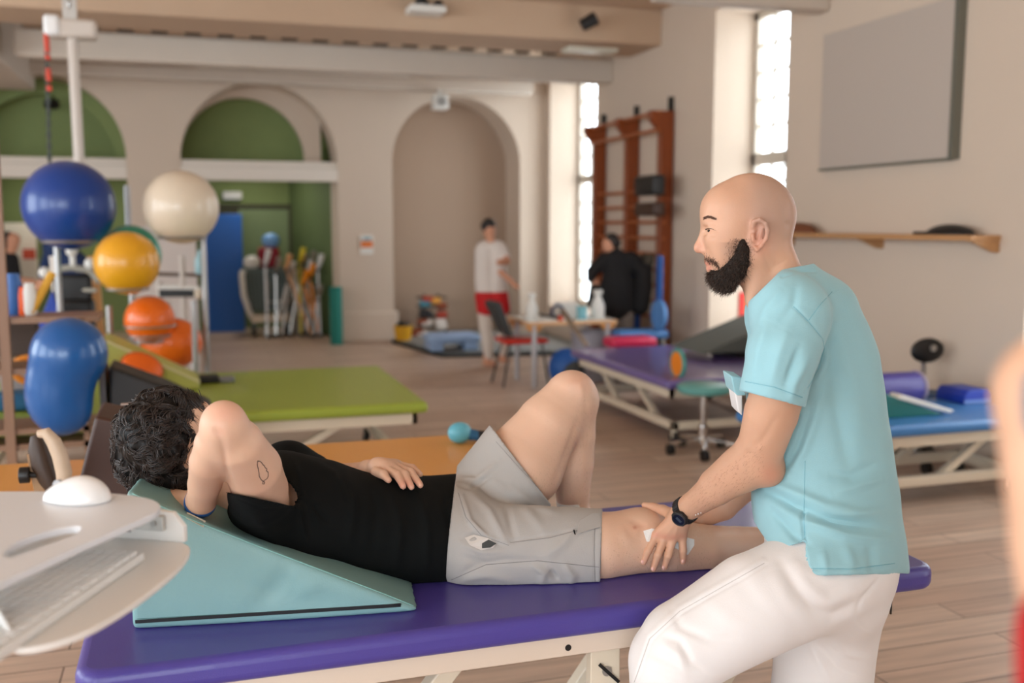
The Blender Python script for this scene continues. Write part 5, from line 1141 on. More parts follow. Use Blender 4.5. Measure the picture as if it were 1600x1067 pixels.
h_ = at_y(1393, 948, TY0+.03); MB().box(h_.x-.0018, h_.x+.0018, TY0+.03, TY0+.034, h_.z-.02, h_.z+.03).build('hook_pin', M_black, t)
for y in (TY0+.1, TY1-.14):
    for xa, xb in ((.15, .55), (1.0, 1.35)):
        MB().bar((xa, y+.02, .16), (xb, y+.02, TZ-.12), .045).build('lift_arm', M_cream, t, bevel=.004)
h_ = at_y(945, 1045, TY0+.07); MB().box(h_.x-.04, h_.x+.035, TY0+.06, TY0+.09, h_.z-.06, TZ-.11).build('bracket', M_cream, t, bevel=.003)
MB().cyl((h_.x, TY0+.055, h_.z), (h_.x, TY0+.06, h_.z), .012).build('bracket_bolt', M_steel, t)
MB().bar((h_.x-.02, TY0+.055, h_.z+.02), (h_.x+.03, TY0+.055, h_.z-.03), .004, .008).build('bracket_slot', M_black, t)
g_ = MB(); g_.box(TX0+.15, TX1-.2, TY0+.1, TY0+.15, .11, .16); g_.box(TX0+.15, TX1-.2, TY1-.15, TY1-.1, .11, .16); g_.box(TX0+.15, TX0+.2, TY0+.1, TY1-.1, .11, .16); g_.box(TX1-.25, TX1-.2, TY0+.1, TY1-.1, .11, .16)
g_.build('base_frame', M_cream, t, bevel=.005)
for x in (TX0+.18, TX1-.23):
    for y in (TY0+.13, TY1-.13):
        l = MB().cyl((x, y, .05), (x, y, .12), .02).build('leg', M_cream, t); MB().cyl((x-.02, y, .05), (x+.02, y, .05), .05).build('caster', M_black, l)

# ---- wedge: solid triangular foam in a teal cover
M_wedge = mat('mint_teal_vinyl', (128, 168, 169), .5, bump=.1, bscale=260, vary=.03, coat=.04)
A0 = at_z(206, 985, TZ); B0 = at_z(664, 956, TZ); Au = A0+(A0-B0).normalized()*.02
zc = at_y(203, 765, A0.y+.0).z
tw = thing('wedge_cushion', 'big mint teal wedge cushion under the back of the lying patient', 'wedge', (A0.x, A0.y+.2, TZ))
dn = Vector((-(B0-A0).y, (B0-A0).x, 0)).normalized(); e_ = (B0-A0).normalized(); W_ = .56; LW = (B0-A0).length; HW = zc-TZ
g = Field((A0.x-.12, B0.y-.06, TZ-.03), (B0.x+.1, A0.y+W_+.1, TZ+HW+.06), .006)
sl, (X_, Y_, Z_) = g.sub(g.lo, g.lo+g.h*g.n)
s1 = (X_-A0.x)*e_.x+(Y_-A0.y)*e_.y; s2 = (X_-A0.x)*dn.x+(Y_-A0.y)*dn.y; rd = .012
slope = math.atan2(HW, LW)
side_puff = .006*np.sin(np.clip(s1/LW, 0, 1)*PI)
dent = .012*np.exp(-((s1-.28)/.2)**2)*np.clip(s2/.1, 0, 1)*np.clip((W_-s2)/.1, 0, 1)
ds = [-(s1)-.0+0*Z_, -(s2)-side_puff+0*Z_, (s2-W_)+0*Z_, -(Z_-TZ)+0*s1, ((s1-LW)*math.sin(slope)+(Z_-TZ)*math.cos(slope))+dent]
acc = 0; mxd = None
for d in ds:
    d = d+rd; acc = acc+np.maximum(d, 0)**2; mxd = d if mxd is None else np.maximum(mxd, d)
g.F = (np.sqrt(acc)+np.minimum(mxd, 0)-rd).astype(np.float32)
V, Q = g.mesh(); V = smooth_verts(V, Q, 1, .4); N0 = normals(V, Q)
V = sculpt(V, N0, [([(400, 950), (440, 905), (450, 880)], -.004, 16), ([(460, 930), (500, 915)], .003, 14), ([(210, 775), (222, 860), (220, 970)], .002, 9), ([(300, 830), (420, 885), (560, 935)], .002, 10), ([(360, 900), (430, 930), (520, 940)], -.0025, 14)])
WO = tuple(tw.location)
wo = to_object(V, Q, 'wedge_cover', M_wedge, tw, None, WO); WT = tree(V, Q)
M_pipe = mat('mint_seam', (134, 190, 186), .45)
curve_tubes('piping', [line_on(WT, [(207, 771), (300, 812), (400, 852), (500, 890), (600, 928), (650, 948)], 4, .0002), line_on(WT, [(196, 775), (193, 880), (198, 976)], 4, .0002), line_on(WT, [(204, 768), (190, 742), (182, 728)], 4, .0002)], .0013, M_pipe, tw, WO, False, 6)
curve_tubes('stitching', [line_on(WT, [(214, 967), (400, 957), (600, 947), (628, 944)], 4, .0)], .0007, mat('dark_stitch', (70, 110, 110), .8), tw, WO, False, 4)
b = MB()
Lz = [(line_on(WT, [(x, 971-(x-212)*.0625)], 4, .001) or [None])[0] for x in range(212, 631, 6)]; Lz = [p for p in Lz if p is not None]
for p, q in zip(Lz[:-1], Lz[1:]): b.bar(p, q, .003, .0075, up=(0, 0, 1))
zo = b; zo.v = [v-Vector(WO) for v in zo.v]; zo = zo.build('zip', mat('black_zip', (14, 15, 18), .6), tw, world=False)
p = cast(WT, 606, 953, .003); q = cast(WT, 628, 957, .004)
if p and q:
    b = MB().box(-.005, .005, -.003, .003, -.004, .004); b.move(Matrix.Translation(p-Vector(WO))); b.build('zip_slider', M_steel, zo, bevel=.001, world=False)
    b = MB().tube([p-Vector(WO), (p+q)/2-Vector(WO)+Vector((0, -.002, -.001)), q-Vector(WO)], .0012, 6); b.ring(q-Vector(WO), .004, .0011, (0, 1, 0), 16, 6); b.build('zip_pull', M_chrome, zo, smooth=True, world=False)
P = [cast(WT, *c, .0012) for c in ((292, 801), (321, 815), (318, 824), (291, 810))]
if all(P): b = MB().prism([p-Vector(WO) for p in P], (0, -.001, .001)); b.build('care_tag', mat('pale_tag', (206, 206, 190), .5), tw, world=False)

# ---- patient
def U_(px, py, u, rp=0): p = at_y(px, py, u); return (np.array(p), rp*depth(p)/F)
def chu(f, nodes, k=.03, flat=None): multi(f, [U_(*q) for q in nodes], k, flat)
tp = thing('person', 'dark haired person lying on the violet table in a black t-shirt and grey shorts', 'person', (.6, 2.4, TZ)); po = (.6, 2.4, TZ)
FY = ((0, 1, 0), 1.3)
f = Field((-.2, 1.95, TZ-.01), (1.86, 2.86, 1.33), .0041)
# head
hc = U_(252, 690, 2.42, 0)[0]; f.ball(hc, .088, .02); chu(f, [(275, 672, 2.42, 54), (288, 668, 2.42, 46)], .03)
chu(f, [(293, 652, 2.42, 26), (304, 676, 2.41, 24), (318, 700, 2.42, 20)], .02); chu(f, [(306, 642, 2.42, 10), (318, 636, 2.42, 8)], .012)
chu(f, [(308, 644, 2.39, 9), (309, 644, 2.45, 9)], .015)
chu(f, [(290, 715, 2.42, 38), (370, 765, 2.42, 48)], .03)
chu(f, [(450, 790, 2.42, 62), (560, 820, 2.42, 66), (680, 850, 2.42, 60), (720, 855, 2.42, 60)], .04, FY)
# near arm, bent up with the hand behind the head
chu(f, [(412, 796, 2.32, 40), (406, 765, 2.22, 43), (396, 732, 2.13, 43), (372, 694, 2.06, 39), (350, 666, 2.03, 33)], .03)
chu(f, [(350, 668, 2.03, 32), (336, 694, 2.06, 31), (326, 722, 2.1, 29), (320, 756, 2.17, 25.5), (315, 782, 2.23, 22)], .016)
f.ball(U_(349, 655, 2.035)[0], .031, .03)
chu(f, [(313, 784, 2.24, 20), (292, 784, 2.29, 17), (268, 778, 2.34, 15)], .02)
for k, (x_, y_) in enumerate(((238, 776), (240, 768), (244, 760), (250, 752))): chu(f, [(270, 777-3*k, 2.34+.012*k, 8), (x_, y_, 2.37+.014*k, 6.5)], .004)
# far arm, hand on the belly
chu(f, [(450, 745, 2.62, 44), (470, 752, 2.72, 34), (520, 752, 2.66, 26), (575, 736, 2.5, 16)], .03)
chu(f, [(575, 735, 2.5, 15), (596, 730, 2.45, 14)], .015); 
for kk, mid, tip in (((604, 733, 2.44), (621, 742, 2.385), (630, 760, 2.335)), ((611, 729, 2.45), (632, 741, 2.39), (643, 761, 2.34)), ((616, 727, 2.465), (642, 738, 2.41), (657, 758, 2.35)), ((618, 726, 2.48), (644, 732, 2.45), (656, 741, 2.42))):
    f.cone(*U_(590, 730, 2.46, 12), *U_(*kk, 9), .012); f.cone(*U_(*kk, 7.6), *U_(*mid, 7), .004); f.cone(*U_(*mid, 7), *U_(*tip, 5.2), .004)
for a, b_ in (((588, 738, 2.43, 9), (599, 741, 2.39, 7.2)), ((599, 741, 2.39, 7), (607, 750, 2.36, 5.4))): f.cone(*U_(*a), *U_(*b_), .006)
# raised far leg
chu(f, [(735, 810, 2.52, 66), (815, 728, 2.52, 66), (858, 664, 2.53, 51), (889, 622, 2.54, 40)], .03)
f.ball(U_(897, 612, 2.535)[0], .053, .03); f.ball(U_(908, 628, 2.54)[0], .04, .03)
chu(f, [(898, 628, 2.55, 34), (896, 680, 2.56, 34), (893, 720, 2.57, 35), (895, 770, 2.57, 26.5), (897, 805, 2.57, 22)], .022)
a, _ = U_(900, 810, 2.57); f.cone((a[0]-.01, a[1]+.01, TZ+.045), .032, (a[0]+.07, a[1]-.13, TZ+.022), .02, .03, flat=((1, 0, 0), 1.3))
# near leg
chu(f, [(730, 858, 2.33, 60), (860, 858, 2.28, 57), (940, 853, 2.24, 52), (1000, 846, 2.235, 48.5), (1045, 852, 2.225, 43), (1095, 859, 2.225, 39), (1150, 858, 2.25, 35), (1240, 850, 2.29, 25), (1275, 846, 2.31, 24)], .025)
f.ball(U_(1000, 832, 2.235)[0], .05, .04)
a, _ = U_(1278, 850, 2.31); f.cone((a[0], a[1], TZ+.045), .038, (a[0]+.04, a[1], TZ+.2), .028, .03, flat=((0, 1, 0), 1.3))
f.plane((0, 0, TZ+.001), (0, 0, -1))
V, Q = f.mesh(); V = smooth_verts(V, Q, 1, .4); N0 = normals(V, Q)
V = sculpt(V, N0, [([(349, 705), (354, 735), (364, 765)], -.005, 4), ([(338, 672), (346, 690), (352, 715)], -.004, 7), ([(330, 672), (345, 676)], -.003, 6), ([(903, 655), (892, 690), (866, 760)], -.004, 5), ([(880, 600), (905, 600), (922, 630)], .004, 7), ([(915, 600), (916, 640)], -.003, 5),
                   ([(985, 812), (1005, 822), (1000, 842)], -.003, 6), ([(970, 830), (985, 850)], .003, 8), ([(900, 660), (912, 720), (905, 770)], .002, 6)])
N0 = normals(V, Q); x, y = px_of(V)
C = np.tile(np.array(lin((216, 176, 150))), (len(V), 1)); C *= (1+.05*noise3(V, 50, 21))[:, None]
C = blend(C, soft(x, y, 350, 645, 26, 18)*.35, (232, 160, 140)); C = blend(C, soft(x, y, 343, 676, 10, 8)*.25, (206, 130, 110)); C = blend(C, soft(x, y, 905, 595, 22, 16)*.22, (230, 160, 138)); C = blend(C, soft(x, y, 1000, 824, 22, 8)*.25, (214, 140, 110))
C = blend(C, soft(x, y, 630, 758, 34, 10)*.45, (232, 150, 132)); C = blend(C, soft(x, y, 992, 824, 3, 2.5)*.6, (170, 90, 66))
ob = to_object(V, Q, 'body', M_skin, tp, C, po); PT = tree(V, Q)
# tattoo outline on the near upper arm (closed leaf-like outline)
tt = [(402.5, 720), (406, 720.5), (409, 723), (411, 726.5), (413, 727), (414, 730.5), (417, 732.5), (416, 735.5), (419, 737.5), (419, 744), (417, 748), (413.5, 750), (412, 752), (408, 749.5), (405, 744), (404.5, 738), (403.5, 732), (402, 727), (402.5, 720)]
curve_tubes('tattoo', [line_on(PT, tt, 1.5, .0001), line_on(PT, [(411, 751.5), (410.5, 756), (413, 756), (413.5, 752.5)], 1.5, .0001)], .0008, mat('tattoo_ink', (30, 26, 30), .6), tp, po, False, 5)
# hairs on the legs
lh = []; rnd = random.Random(11)
for _ in range(1500):
    if rnd.random() < .6: x0 = rnd.uniform(790, 930); y0 = rnd.uniform(580, 790)
    else: x0 = rnd.uniform(945, 1110); y0 = rnd.uniform(798, 895)
    a_ = cast(PT, x0, y0, 0.)
    if a_ is not None and a_.x > .8: lh.append([a_, a_+Vector((rnd.gauss(0, .002), -.001, -.006 if x0 < 940 else -.003))+Vector((rnd.gauss(0, .001), 0, rnd.gauss(0, .001)))])
curve_tubes('leg_hair', lh, .00018, mat('leg_hair_brown', (120, 84, 60), .6), tp, po, n=3)
# sock
b = MB().tube([Vector(U_(894, 781, 2.57)[0]), Vector(U_(895, 790, 2.57)[0]), Vector(U_(897, 815, 2.57)[0])], [.046, .0455, .040], 28); b.v = [v-Vector(po) for v in b.v]
b.build('sock', mat('white_sock', (232, 226, 218), .9, bump=.4, bscale=300), tp, smooth=2, world=False)
a, _ = U_(900, 810, 2.57); g = Field((a[0]-.12, a[1]-.24, TZ-.01), (a[0]+.2, a[1]+.12, TZ+.14), .006)
g.cone((a[0]-.01, a[1]+.01, TZ+.045), .036, (a[0]+.07, a[1]-.13, TZ+.022), .025, .03, flat=((1, 0, 0), 1.3)); g.plane((0, 0, TZ+.0005), (0, 0, -1)); Vs, Qs = g.mesh(); to_object(Vs, Qs, 'sock_foot', mat('white_sock', (232, 226, 218), .9), tp, None, po)
# ---- t-shirt
def sh_trunk(g):
    chu(g, [(440, 785, 2.42, 80), (500, 800, 2.42, 80), (560, 818, 2.42, 79), (640, 833, 2.42, 79), (700, 842, 2.42, 76), (740, 848, 2.42, 74)], .05, FY)
    chu(g, [(640, 810, 2.5, 64), (722, 812, 2.52, 72)], .05)
    chu(g, [(408, 800, 2.34, 42), (470, 850, 2.32, 38)], .05)
    chu(g, [(450, 740, 2.62, 52), (480, 750, 2.66, 44)], .04)
def sh_sl(g): chu(g, [(418, 806, 2.32, 54), (408, 772, 2.22, 50), (396, 728, 2.12, 49)], .03)
g = shell(sh_trunk, [sh_sl], ((-.06, 1.98, TZ-.01), (.8, 2.86, 1.18), ), .0042, .009, [((726, 760), (704, 925), 1)], [[((355, 769), (455, 790), 1)]])
g.plane((0, 0, TZ+.002), (0, 0, -1))
V, Q = g.mesh(); V = smooth_verts(V, Q, 1, .4); N0 = normals(V, Q)
V = sculpt(V, N0, [([(458, 720), (475, 770), (500, 820)], .005, 5), ([(462, 735), (485, 790), (520, 820)], -.004, 5), ([(470, 712), (520, 740), (540, 790)], .005, 8), ([(455, 760), (470, 820), (480, 850)], .005, 6), ([(540, 735), (552, 790), (545, 850)], .005, 8), ([(575, 745), (590, 800), (580, 870)], -.004, 9),
                   ([(610, 765), (625, 820), (618, 890)], .005, 8), ([(650, 765), (668, 820), (665, 900)], .005, 7), ([(690, 765), (706, 820), (700, 900)], -.005, 7), ([(395, 800), (430, 850), (480, 880)], .005, 8), ([(365, 785), (375, 820), (400, 850)], -.004, 7), ([(372, 780), (410, 795), (448, 794)], -.0012, 1.6, 1), ([(500, 850), (560, 880), (640, 890)], .004, 12)], 1.5)
V = V+normals(V, Q)*(.0016*noise3(V, 40, 15))[:, None]
ts = to_object(V, Q, 't_shirt', mat('black_jersey', (9, 12, 12), .9, spec=.2, bump=.06, bscale=500), tp, None, po)
# ---- shorts
M_sho = mat('light_grey_cotton', (172, 168, 164), .85, bump=.12, bscale=500, vary=.02)
def so_trunk(g): chu(g, [(715, 825, 2.42, 72), (745, 845, 2.42, 74)], .05, FY)
def so_l1(g): chu(g, [(740, 855, 2.33, 70), (850, 858, 2.28, 66), (960, 858, 2.24, 62)], .04); 
def so_l2(g): chu(g, [(745, 810, 2.52, 76), (812, 728, 2.52, 76), (862, 660, 2.52, 76)], .04)
g = shell(so_trunk, [so_l1, so_l2], ((.4, 1.98, TZ-.01), (1.12, 2.86, 1.2), ), .0042, .009, [((688, 940), (712, 745), 1)], [[((942, 780), (938, 930), 1)], [((766, 664), (870, 800), 1)]])
g.plane((0, 0, TZ+.0015), (0, 0, -1))
V, Q = g.mesh(); V = smooth_verts(V, Q, 1, .4); N0 = normals(V, Q)
V = sculpt(V, N0, [([(722, 775), (735, 815), (760, 840), (796, 853)], .007, 4), ([(722, 842), (742, 834), (770, 846), (796, 853)], -.008, 4), ([(722, 850), (750, 862), (780, 862)], .004, 4), ([(735, 768), (765, 800), (790, 845)], .006, 6), ([(745, 755), (790, 790), (805, 845)], -.006, 6), ([(760, 745), (810, 780), (850, 830)], .005, 8),
                   ([(800, 760), (835, 790), (870, 800)], .006, 6), ([(790, 700), (830, 745), (862, 790)], -.003, 4), ([(705, 912), (740, 885), (790, 875), (850, 878)], -.004, 6), ([(712, 905), (760, 898), (800, 905)], .005, 7), ([(830, 880), (850, 895), (846, 912)], .006, 6), ([(880, 880), (895, 900), (890, 912)], .006, 6), ([(860, 890), (872, 908)], -.006, 5),
                   ([(796, 846), (860, 836), (938, 822)], -.0016, 2, 1), ([(930, 800), (930, 905)], -.0012, 2, 1), ([(900, 820), (880, 850), (850, 868)], .004, 8), ([(720, 870), (760, 880)], -.004, 6), ([(712, 755), (735, 762), (765, 745)], -.006, 4), ([(714, 748), (745, 750), (780, 720)], .005, 5)], 1.3)
V = V+normals(V, Q)*(.0016*noise3(V, 36, 17))[:, None]
so = to_object(V, Q, 'shorts', M_sho, tp, None, po); ST = tree(V, Q)
M_ss = mat('grey_seam', (128, 126, 124), .8)
for nm, pts in (('side_seam', [(797, 848), (860, 840), (905, 828)]), ('lower_seam', [(705, 906), (760, 882), (840, 876), (936, 886)]), ('hem_stitch', [(930, 806), (928, 860), (930, 908)]), ('hem_stitch', [(775, 690), (815, 735), (862, 784)]), ('fly_seam', [(716, 770), (728, 808), (752, 836), (795, 852)])):
    curve_tubes(nm, [line_on(ST, pts, 3, .0002)], .0007, M_ss, so, po, False, 4)
# open side pocket with a white lining
P = [cast(ST, *c, .0008) for c in ((726, 840), (740, 835), (762, 840), (776, 848), (770, 856), (752, 860), (734, 852))]
if all(P): b = MB().prism([p-Vector(po) for p in P], (0, -.0015, .0005)); b.build('pocket_lining', mat('pocket_white', (206, 200, 194), .8), so, world=False)
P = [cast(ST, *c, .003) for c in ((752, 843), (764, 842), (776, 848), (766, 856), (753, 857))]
if all(P): b = MB().prism([p-Vector(po) for p in P], (0, -.0015, .0005)); b.build('pocket_shade_patch', mat('pocket_shade_grey', (64, 66, 66), .8), so, world=False)  # flat dark patch paints the shade inside the open pocket
p = cast(ST, 897, 832, .001)
if p: b = MB().bar(p-Vector(po)+Vector((-.001, 0, .006)), p-Vector(po)+Vector((.002, 0, -.006)), .004, .003); b.build('button_tab', M_black, so, world=False)
P = [cast(ST, *c, .002) for c in ((900, 835), (938, 824), (937, 803), (924, 803), (905, 814))]
if all(P): b = MB().prism([p-Vector(po) for p in P], (0, -.002, .001)); b.build('hem_vent', M_sho, so, world=False, bevel=.0006)
# wrist band
wc2 = Vector(U_(313, 785, 2.235)[0]); ax = (Vector(U_(326, 740, 2.14)[0])-wc2).normalized(); a_, b_ = frame_of(ax)
b = MB(); RR = 24*depth(wc2)/F
for i in range(48):
    p, q = [wc2+(a_*math.cos(t_)+b_*math.sin(t_))*RR for t_ in (2*PI*i/48, 2*PI*(i+1)/48)]; b.bar(p, q, .002, .011, up=ax)
tag(b.build('wrist_band', mat('blue_band', (40, 92, 160), .45)), 'narrow blue band around the wrist behind the dark haired head', 'wrist band')
# ---- hair of the lying person
hg = Field((-.24, 2.22, .95), (.06, 2.6, 1.28), .004)
for x_, y_, u_, r_ in ((241, 680, 2.37, 54), (262, 660, 2.4, 40), (236, 690, 2.42, 52), (256, 652, 2.42, 44), (226, 724, 2.4, 42), (258, 738, 2.38, 36), (282, 636, 2.42, 20), (214, 668, 2.42, 30), (245, 700, 2.33, 36), (292, 628, 2.4, 12)): hg.ball(*U_(x_, y_, u_, r_), k=.02)
V, Q = hg.mesh(); N0 = normals(V, Q); V = V+N0*(.008*noise3(V, 90, 31)+.004*noise3(V, 230, 32))[:, None]
M_hair = mat('dark_hair', (16, 13, 12), .5, spec=.3)
hr = to_object(V, Q, 'hair', M_hair, tp, None, po)
crown = U_(214, 690, 2.33)[0]; rs = np.random.RandomState(8); lines = []; N1 = normals(V, Q); HT = tree(V, Q)
for c_i in rs.choice(len(V), 420):                # locks of wavy hair, seven hairs to a lock, lying along the head
    ph = rs.uniform(0, 6.3); cu = rs.uniform(.004, .010); L_ = rs.uniform(.035, .075); twist = rs.uniform(-1.3, 1.3); w0 = rs.uniform(3.5, 6)
    for _ in range(9):
        q = Vector(V[c_i]+rs.normal(size=3)*.0045); pts = []; ln = Vector((0, 0, 0)); lift0 = rs.uniform(.001, .006)
        for j in range(11):
            s_ = j/10; loc_, n_, i_, d_ = HT.find_nearest(q)
            if loc_ is None: break
            pts.append(np.array(loc_+n_*(lift0+.006*math.sin(s_*PI)*abs(math.sin(ph)))))
            out = Vector(loc_)-Vector(crown); out -= n_*out.dot(n_); out.normalize(); sw = n_.cross(out)
            q = loc_+(out+sw*(twist*.6+1.1*math.sin(ph+s_*w0))).normalized()*L_/10+n_*.001
        if len(pts) > 3: lines.append(pts)
curve_tubes('hair_strand_mass', lines, .0011, mat('hair_strand', (40, 30, 26), .4, spec=.6), hr, po, n=4)
lines = []
for _ in range(160):
    x0 = rnd.uniform(286, 318); y0 = 624+(x0-286)*.1+rnd.uniform(0, 30)*(1 if x0 < 300 else .4); p = Vector(U_(x0, y0, 2.38)[0]); h_ = cast(PT, x0, y0, .002)
    if h_ is not None and h_.x < .1: p = h_
    d = Vector((rnd.uniform(0, .02), -.002, -rnd.uniform(.008, .03))); lines.append([p-d*.8+Vector((-.008, 0, .006)), p, p+d*.5+Vector((rnd.gauss(0, .002), 0, 0)), p+d+Vector((rnd.gauss(.003, .003), 0, 0))])
curve_tubes('fringe', lines, .0008, mat('hair_strand', (50, 38, 32), .32), hr, po, n=4)
# wipe under the hand
P = [at_d(*c, 2.4) for c in ((1005, 830), (1018, 826), (1084, 843), (1084, 852), (1074, 867), (1058, 856), (1030, 848), (1010, 846))]
wp = MB(); 
P2 = [cast(PT, c[0], c[1], .0015) or at_d(*c, 2.4) for c in ((1005, 830), (1018, 826), (1040, 832), (1084, 843), (1084, 852), (1074, 867), (1058, 858), (1030, 848), (1010, 846))]
wp.prism(P2, (0, -.0012, .0008)); tag(wp.build('wipe', mat('white_wipe', (232, 230, 226), .8, bump=.2)), 'small white wipe pressed on the shin under the spread fingers', 'wipe')
gl = []
for _ in range(260):
    x0 = rnd.uniform(1082, 1112); y0 = rnd.uniform(821, 842); a_ = cast(PT, x0, y0, .0003)
    if a_ is not None: gl.append([a_, a_+Vector((rnd.gauss(0, .001), 0, .0)), a_+Vector((rnd.gauss(-.002, .001), -.0005, -.004))])
curve_tubes('gel_hair', gl, .0003, mat('pale_gel', (240, 226, 206), .2), tp, po, n=3)

# ================================================================ WORK STATION AT THE LEFT EDGE
M_ws = mat('white_laminate', (222, 224, 228), .35, coat=.1); M_ws2 = mat('warm_white_laminate', (232, 228, 222), .4)
ZW, ZK = 1.16, 1.075
def outline(pts, z): return [Vector(at_z(a, b_, z)) for a, b_ in pts]
def spl(pts, n=6):                                # rounded outline through points
    out = []; m = len(pts)
    for i in range(m):
        p0, p1, p2, p3 = [np.array(pts[(i+k-1) % m], float) for k in range(4)]
        for j in range(n):
            t_ = j/n; out.append(tuple(.5*((2*p1)+(-p0+p2)*t_+(2*p0-5*p1+4*p2-p3)*t_*t_+(-p0+3*p1-3*p2+p3)*t_**3)))
    return out
c0 = at_z(60, 830, ZW)
td = thing('work_station', 'white two level computer work station cut by the left edge', 'work station', (c0.x-.3, c0.y, 0))
o1 = spl([(-260, 772), (-60, 768), (60, 767), (160, 769), (222, 776), (248, 785), (246, 797), (215, 813), (130, 850), (60, 882), (0, 910), (-90, 955), (-260, 960)], 5)
b = MB(); up_ = outline(o1, ZW)
slot = outline(spl([(6, 866), (20, 850), (60, 834), (100, 824), (124, 823), (116, 834), (80, 848), (40, 862), (16, 870)], 4), ZW)
def slab_with_hole(outer, hole, z0, z1):
    bm = bmesh.new(); ev = []
    for loop in (outer, hole):
        vs = [bm.verts.new((p.x, p.y, z1)) for p in loop]; ev += [bm.edges.new((vs[i], vs[(i+1) % len(vs)])) for i in range(len(vs))]
    r_ = bmesh.ops.triangle_fill(bm, edges=ev, use_beauty=True, use_dissolve=True); fs = list(bm.faces)
    ex = bmesh.ops.extrude_face_region(bm, geom=fs); bmesh.ops.translate(bm, verts=[v for v in ex['geom'] if isinstance(v, bmesh.types.BMVert)], vec=(0, 0, z0-z1))
    bm.verts.index_update(); return [v.co.copy() for v in bm.verts], [tuple(v.index for v in f_.verts) for f_ in bm.faces]
vs, fs = slab_with_hole(up_, slot, ZW-.012, ZW); MB().add(vs, fs).build('worktop', M_ws, td, bevel=.003)
ok_ = outline(spl([(-200, 840), (60, 835), (170, 812), (255, 838), (288, 848), (297, 858), (285, 880), (250, 912), (190, 955), (120, 992), (40, 1012), (-10, 1000), (-200, 960)], 5), ZK)
MB().prism(ok_, (0, 0, -.01)).build('keyboard_tray', M_ws2, td, bevel=.003)
pa, pb = at_z(120, 836, ZK), at_z(288, 848, ZK); up2 = Vector((0, 0, .06))
MB().prism([pa, pb, pb+Vector((0, 0, .028)), pb+(pa-pb).normalized()*.02+Vector((0, 0, .052)), pb+(pa-pb).normalized()*.12+up2, pa+up2], (pb-pa).normalized().cross(Vector((0, 0, 1)))*-.012).build('rear_lip', M_ws2, td, bevel=.002)
nrm = (pb-pa).normalized().cross(Vector((0, 0, 1))); 
ra, rb_ = pa.lerp(pb, .35)+nrm*.006+Vector((0, 0, .034)), pa.lerp(pb, .84)+nrm*.006+Vector((0, 0, .034))
MB().bar(ra, rb_, .01, .026, up=(0, 0, 1)).build('slide_rail', mat('slide_steel', (200, 198, 192), .35, .5), td, bevel=.001)
q_ = ra.lerp(rb_, .84)+nrm*.006; MB().cyl(q_, q_+nrm*.002, .005).build('rail_screw', M_steel, td)
for k_ in (.25, .36): q_ = ra.lerp(rb_, k_)+nrm*.008; MB().box(q_.x-.006, q_.x+.006, q_.y-.006, q_.y+.006, q_.z-.016, q_.z+.012).build('rail_stop', mat('navy_stop', (26, 34, 50), .4), td, bevel=.001)
pc = at_z(-30, 960, ZK); MB().cyl((pc.x-.1, pc.y+.05, 0), (pc.x-.1, pc.y+.05, ZW-.01), .04).build('column', M_ws2, td); MB().box(pc.x-.35, pc.x+.1, pc.y-.2, pc.y+.3, 0, .05).build('base_plate', M_ws2, td, bevel=.01)
q0_, q1_ = at_z(-8, 975, ZK), at_z(22, 1008, ZK); MB().prism([q0_, q1_, q1_+Vector((0, 0, .02)), q0_+Vector((0, 0, .045))], (-.006, 0, 0)).build('front_lip', M_ws2, td, bevel=.002)
# mouse
pm = at_z(116, 791, ZW); g = Field((pm.x-.08, pm.y-.05, ZW-.01), (pm.x+.08, pm.y+.09, ZW+.06), .0028)
m0 = at_z(66, 786, ZW); m1 = at_z(166, 790, ZW); ml = (m1-m0).length
ctr = (m0+m1)/2+Vector((0, .024, 0)); dx = (m1-m0).normalized(); dy = Vector((-dx.y, dx.x, 0))
g.ball(ctr, 0, rad=(ml*.5, .031, .034), axes=[dx, dy, (0, 0, 1)], k=.005); g.ball(ctr+dx*ml*.14, 0, rad=(ml*.36, .031, .041), axes=[dx, dy, (0, 0, 1)], k=.02); g.plane((0, 0, ZW+.0005), (0, 0, -1))
V, Q = g.mesh(); V = smooth_verts(V, Q, 2, .5); tm = thing('computer_mouse', 'white computer mouse on the white worktop', 'mouse', (ctr.x, ctr.y, ZW)); to_object(V, Q, 'mouse_shell', mat('mouse_white', (232, 230, 228), .3, coat=.1), tm, None, tuple(tm.location))
sc_ = ctr-dx*ml*.26; MB().cyl(sc_+Vector((0, 0, .027))-dy*.004, sc_+Vector((0, 0, .027))+dy*.004, .008).build('scroll_wheel', mat('wheel_grey', (170, 170, 172), .4), tm)
# keyboard
kB = at_z(226, 861, ZK+.016); kC = at_z(62, 973, ZK+.016); kA = at_z(158, 848, ZK+.016); e1 = (kC-kB).normalized(); e2 = Vector((e1.y, -e1.x, 0))
if (kA-kB).dot(e2) < 0: e2 = -e2
KL = .40; KW = min(.15, (kA-kB).dot(e2)); KW = max(KW, .12)
tk = thing('keyboard', 'white computer keyboard lying on the lower white tray', 'keyboard', (kB.x, kB.y, ZK))
z0 = ZK+.0005; z1 = ZK+.014
MB().prism([kB, kB+e1*KL, kB+e1*KL+e2*KW, kB+e2*KW], (0, 0, .0001)).box(0, 0, 0, 0, 0, 0) if False else None
bs2 = [Vector((p.x, p.y, z0)) for p in (kB, kB+e1*KL, kB+e1*KL+e2*KW, kB+e2*KW)]
MB().prism(bs2, (0, 0, z1-z0)).build('keyboard_base', mat('keyboard_white', (228, 226, 222), .4), tk, bevel=.003)
kw = (KW-.014)/6; kl = (KL-.014)/16; key = None
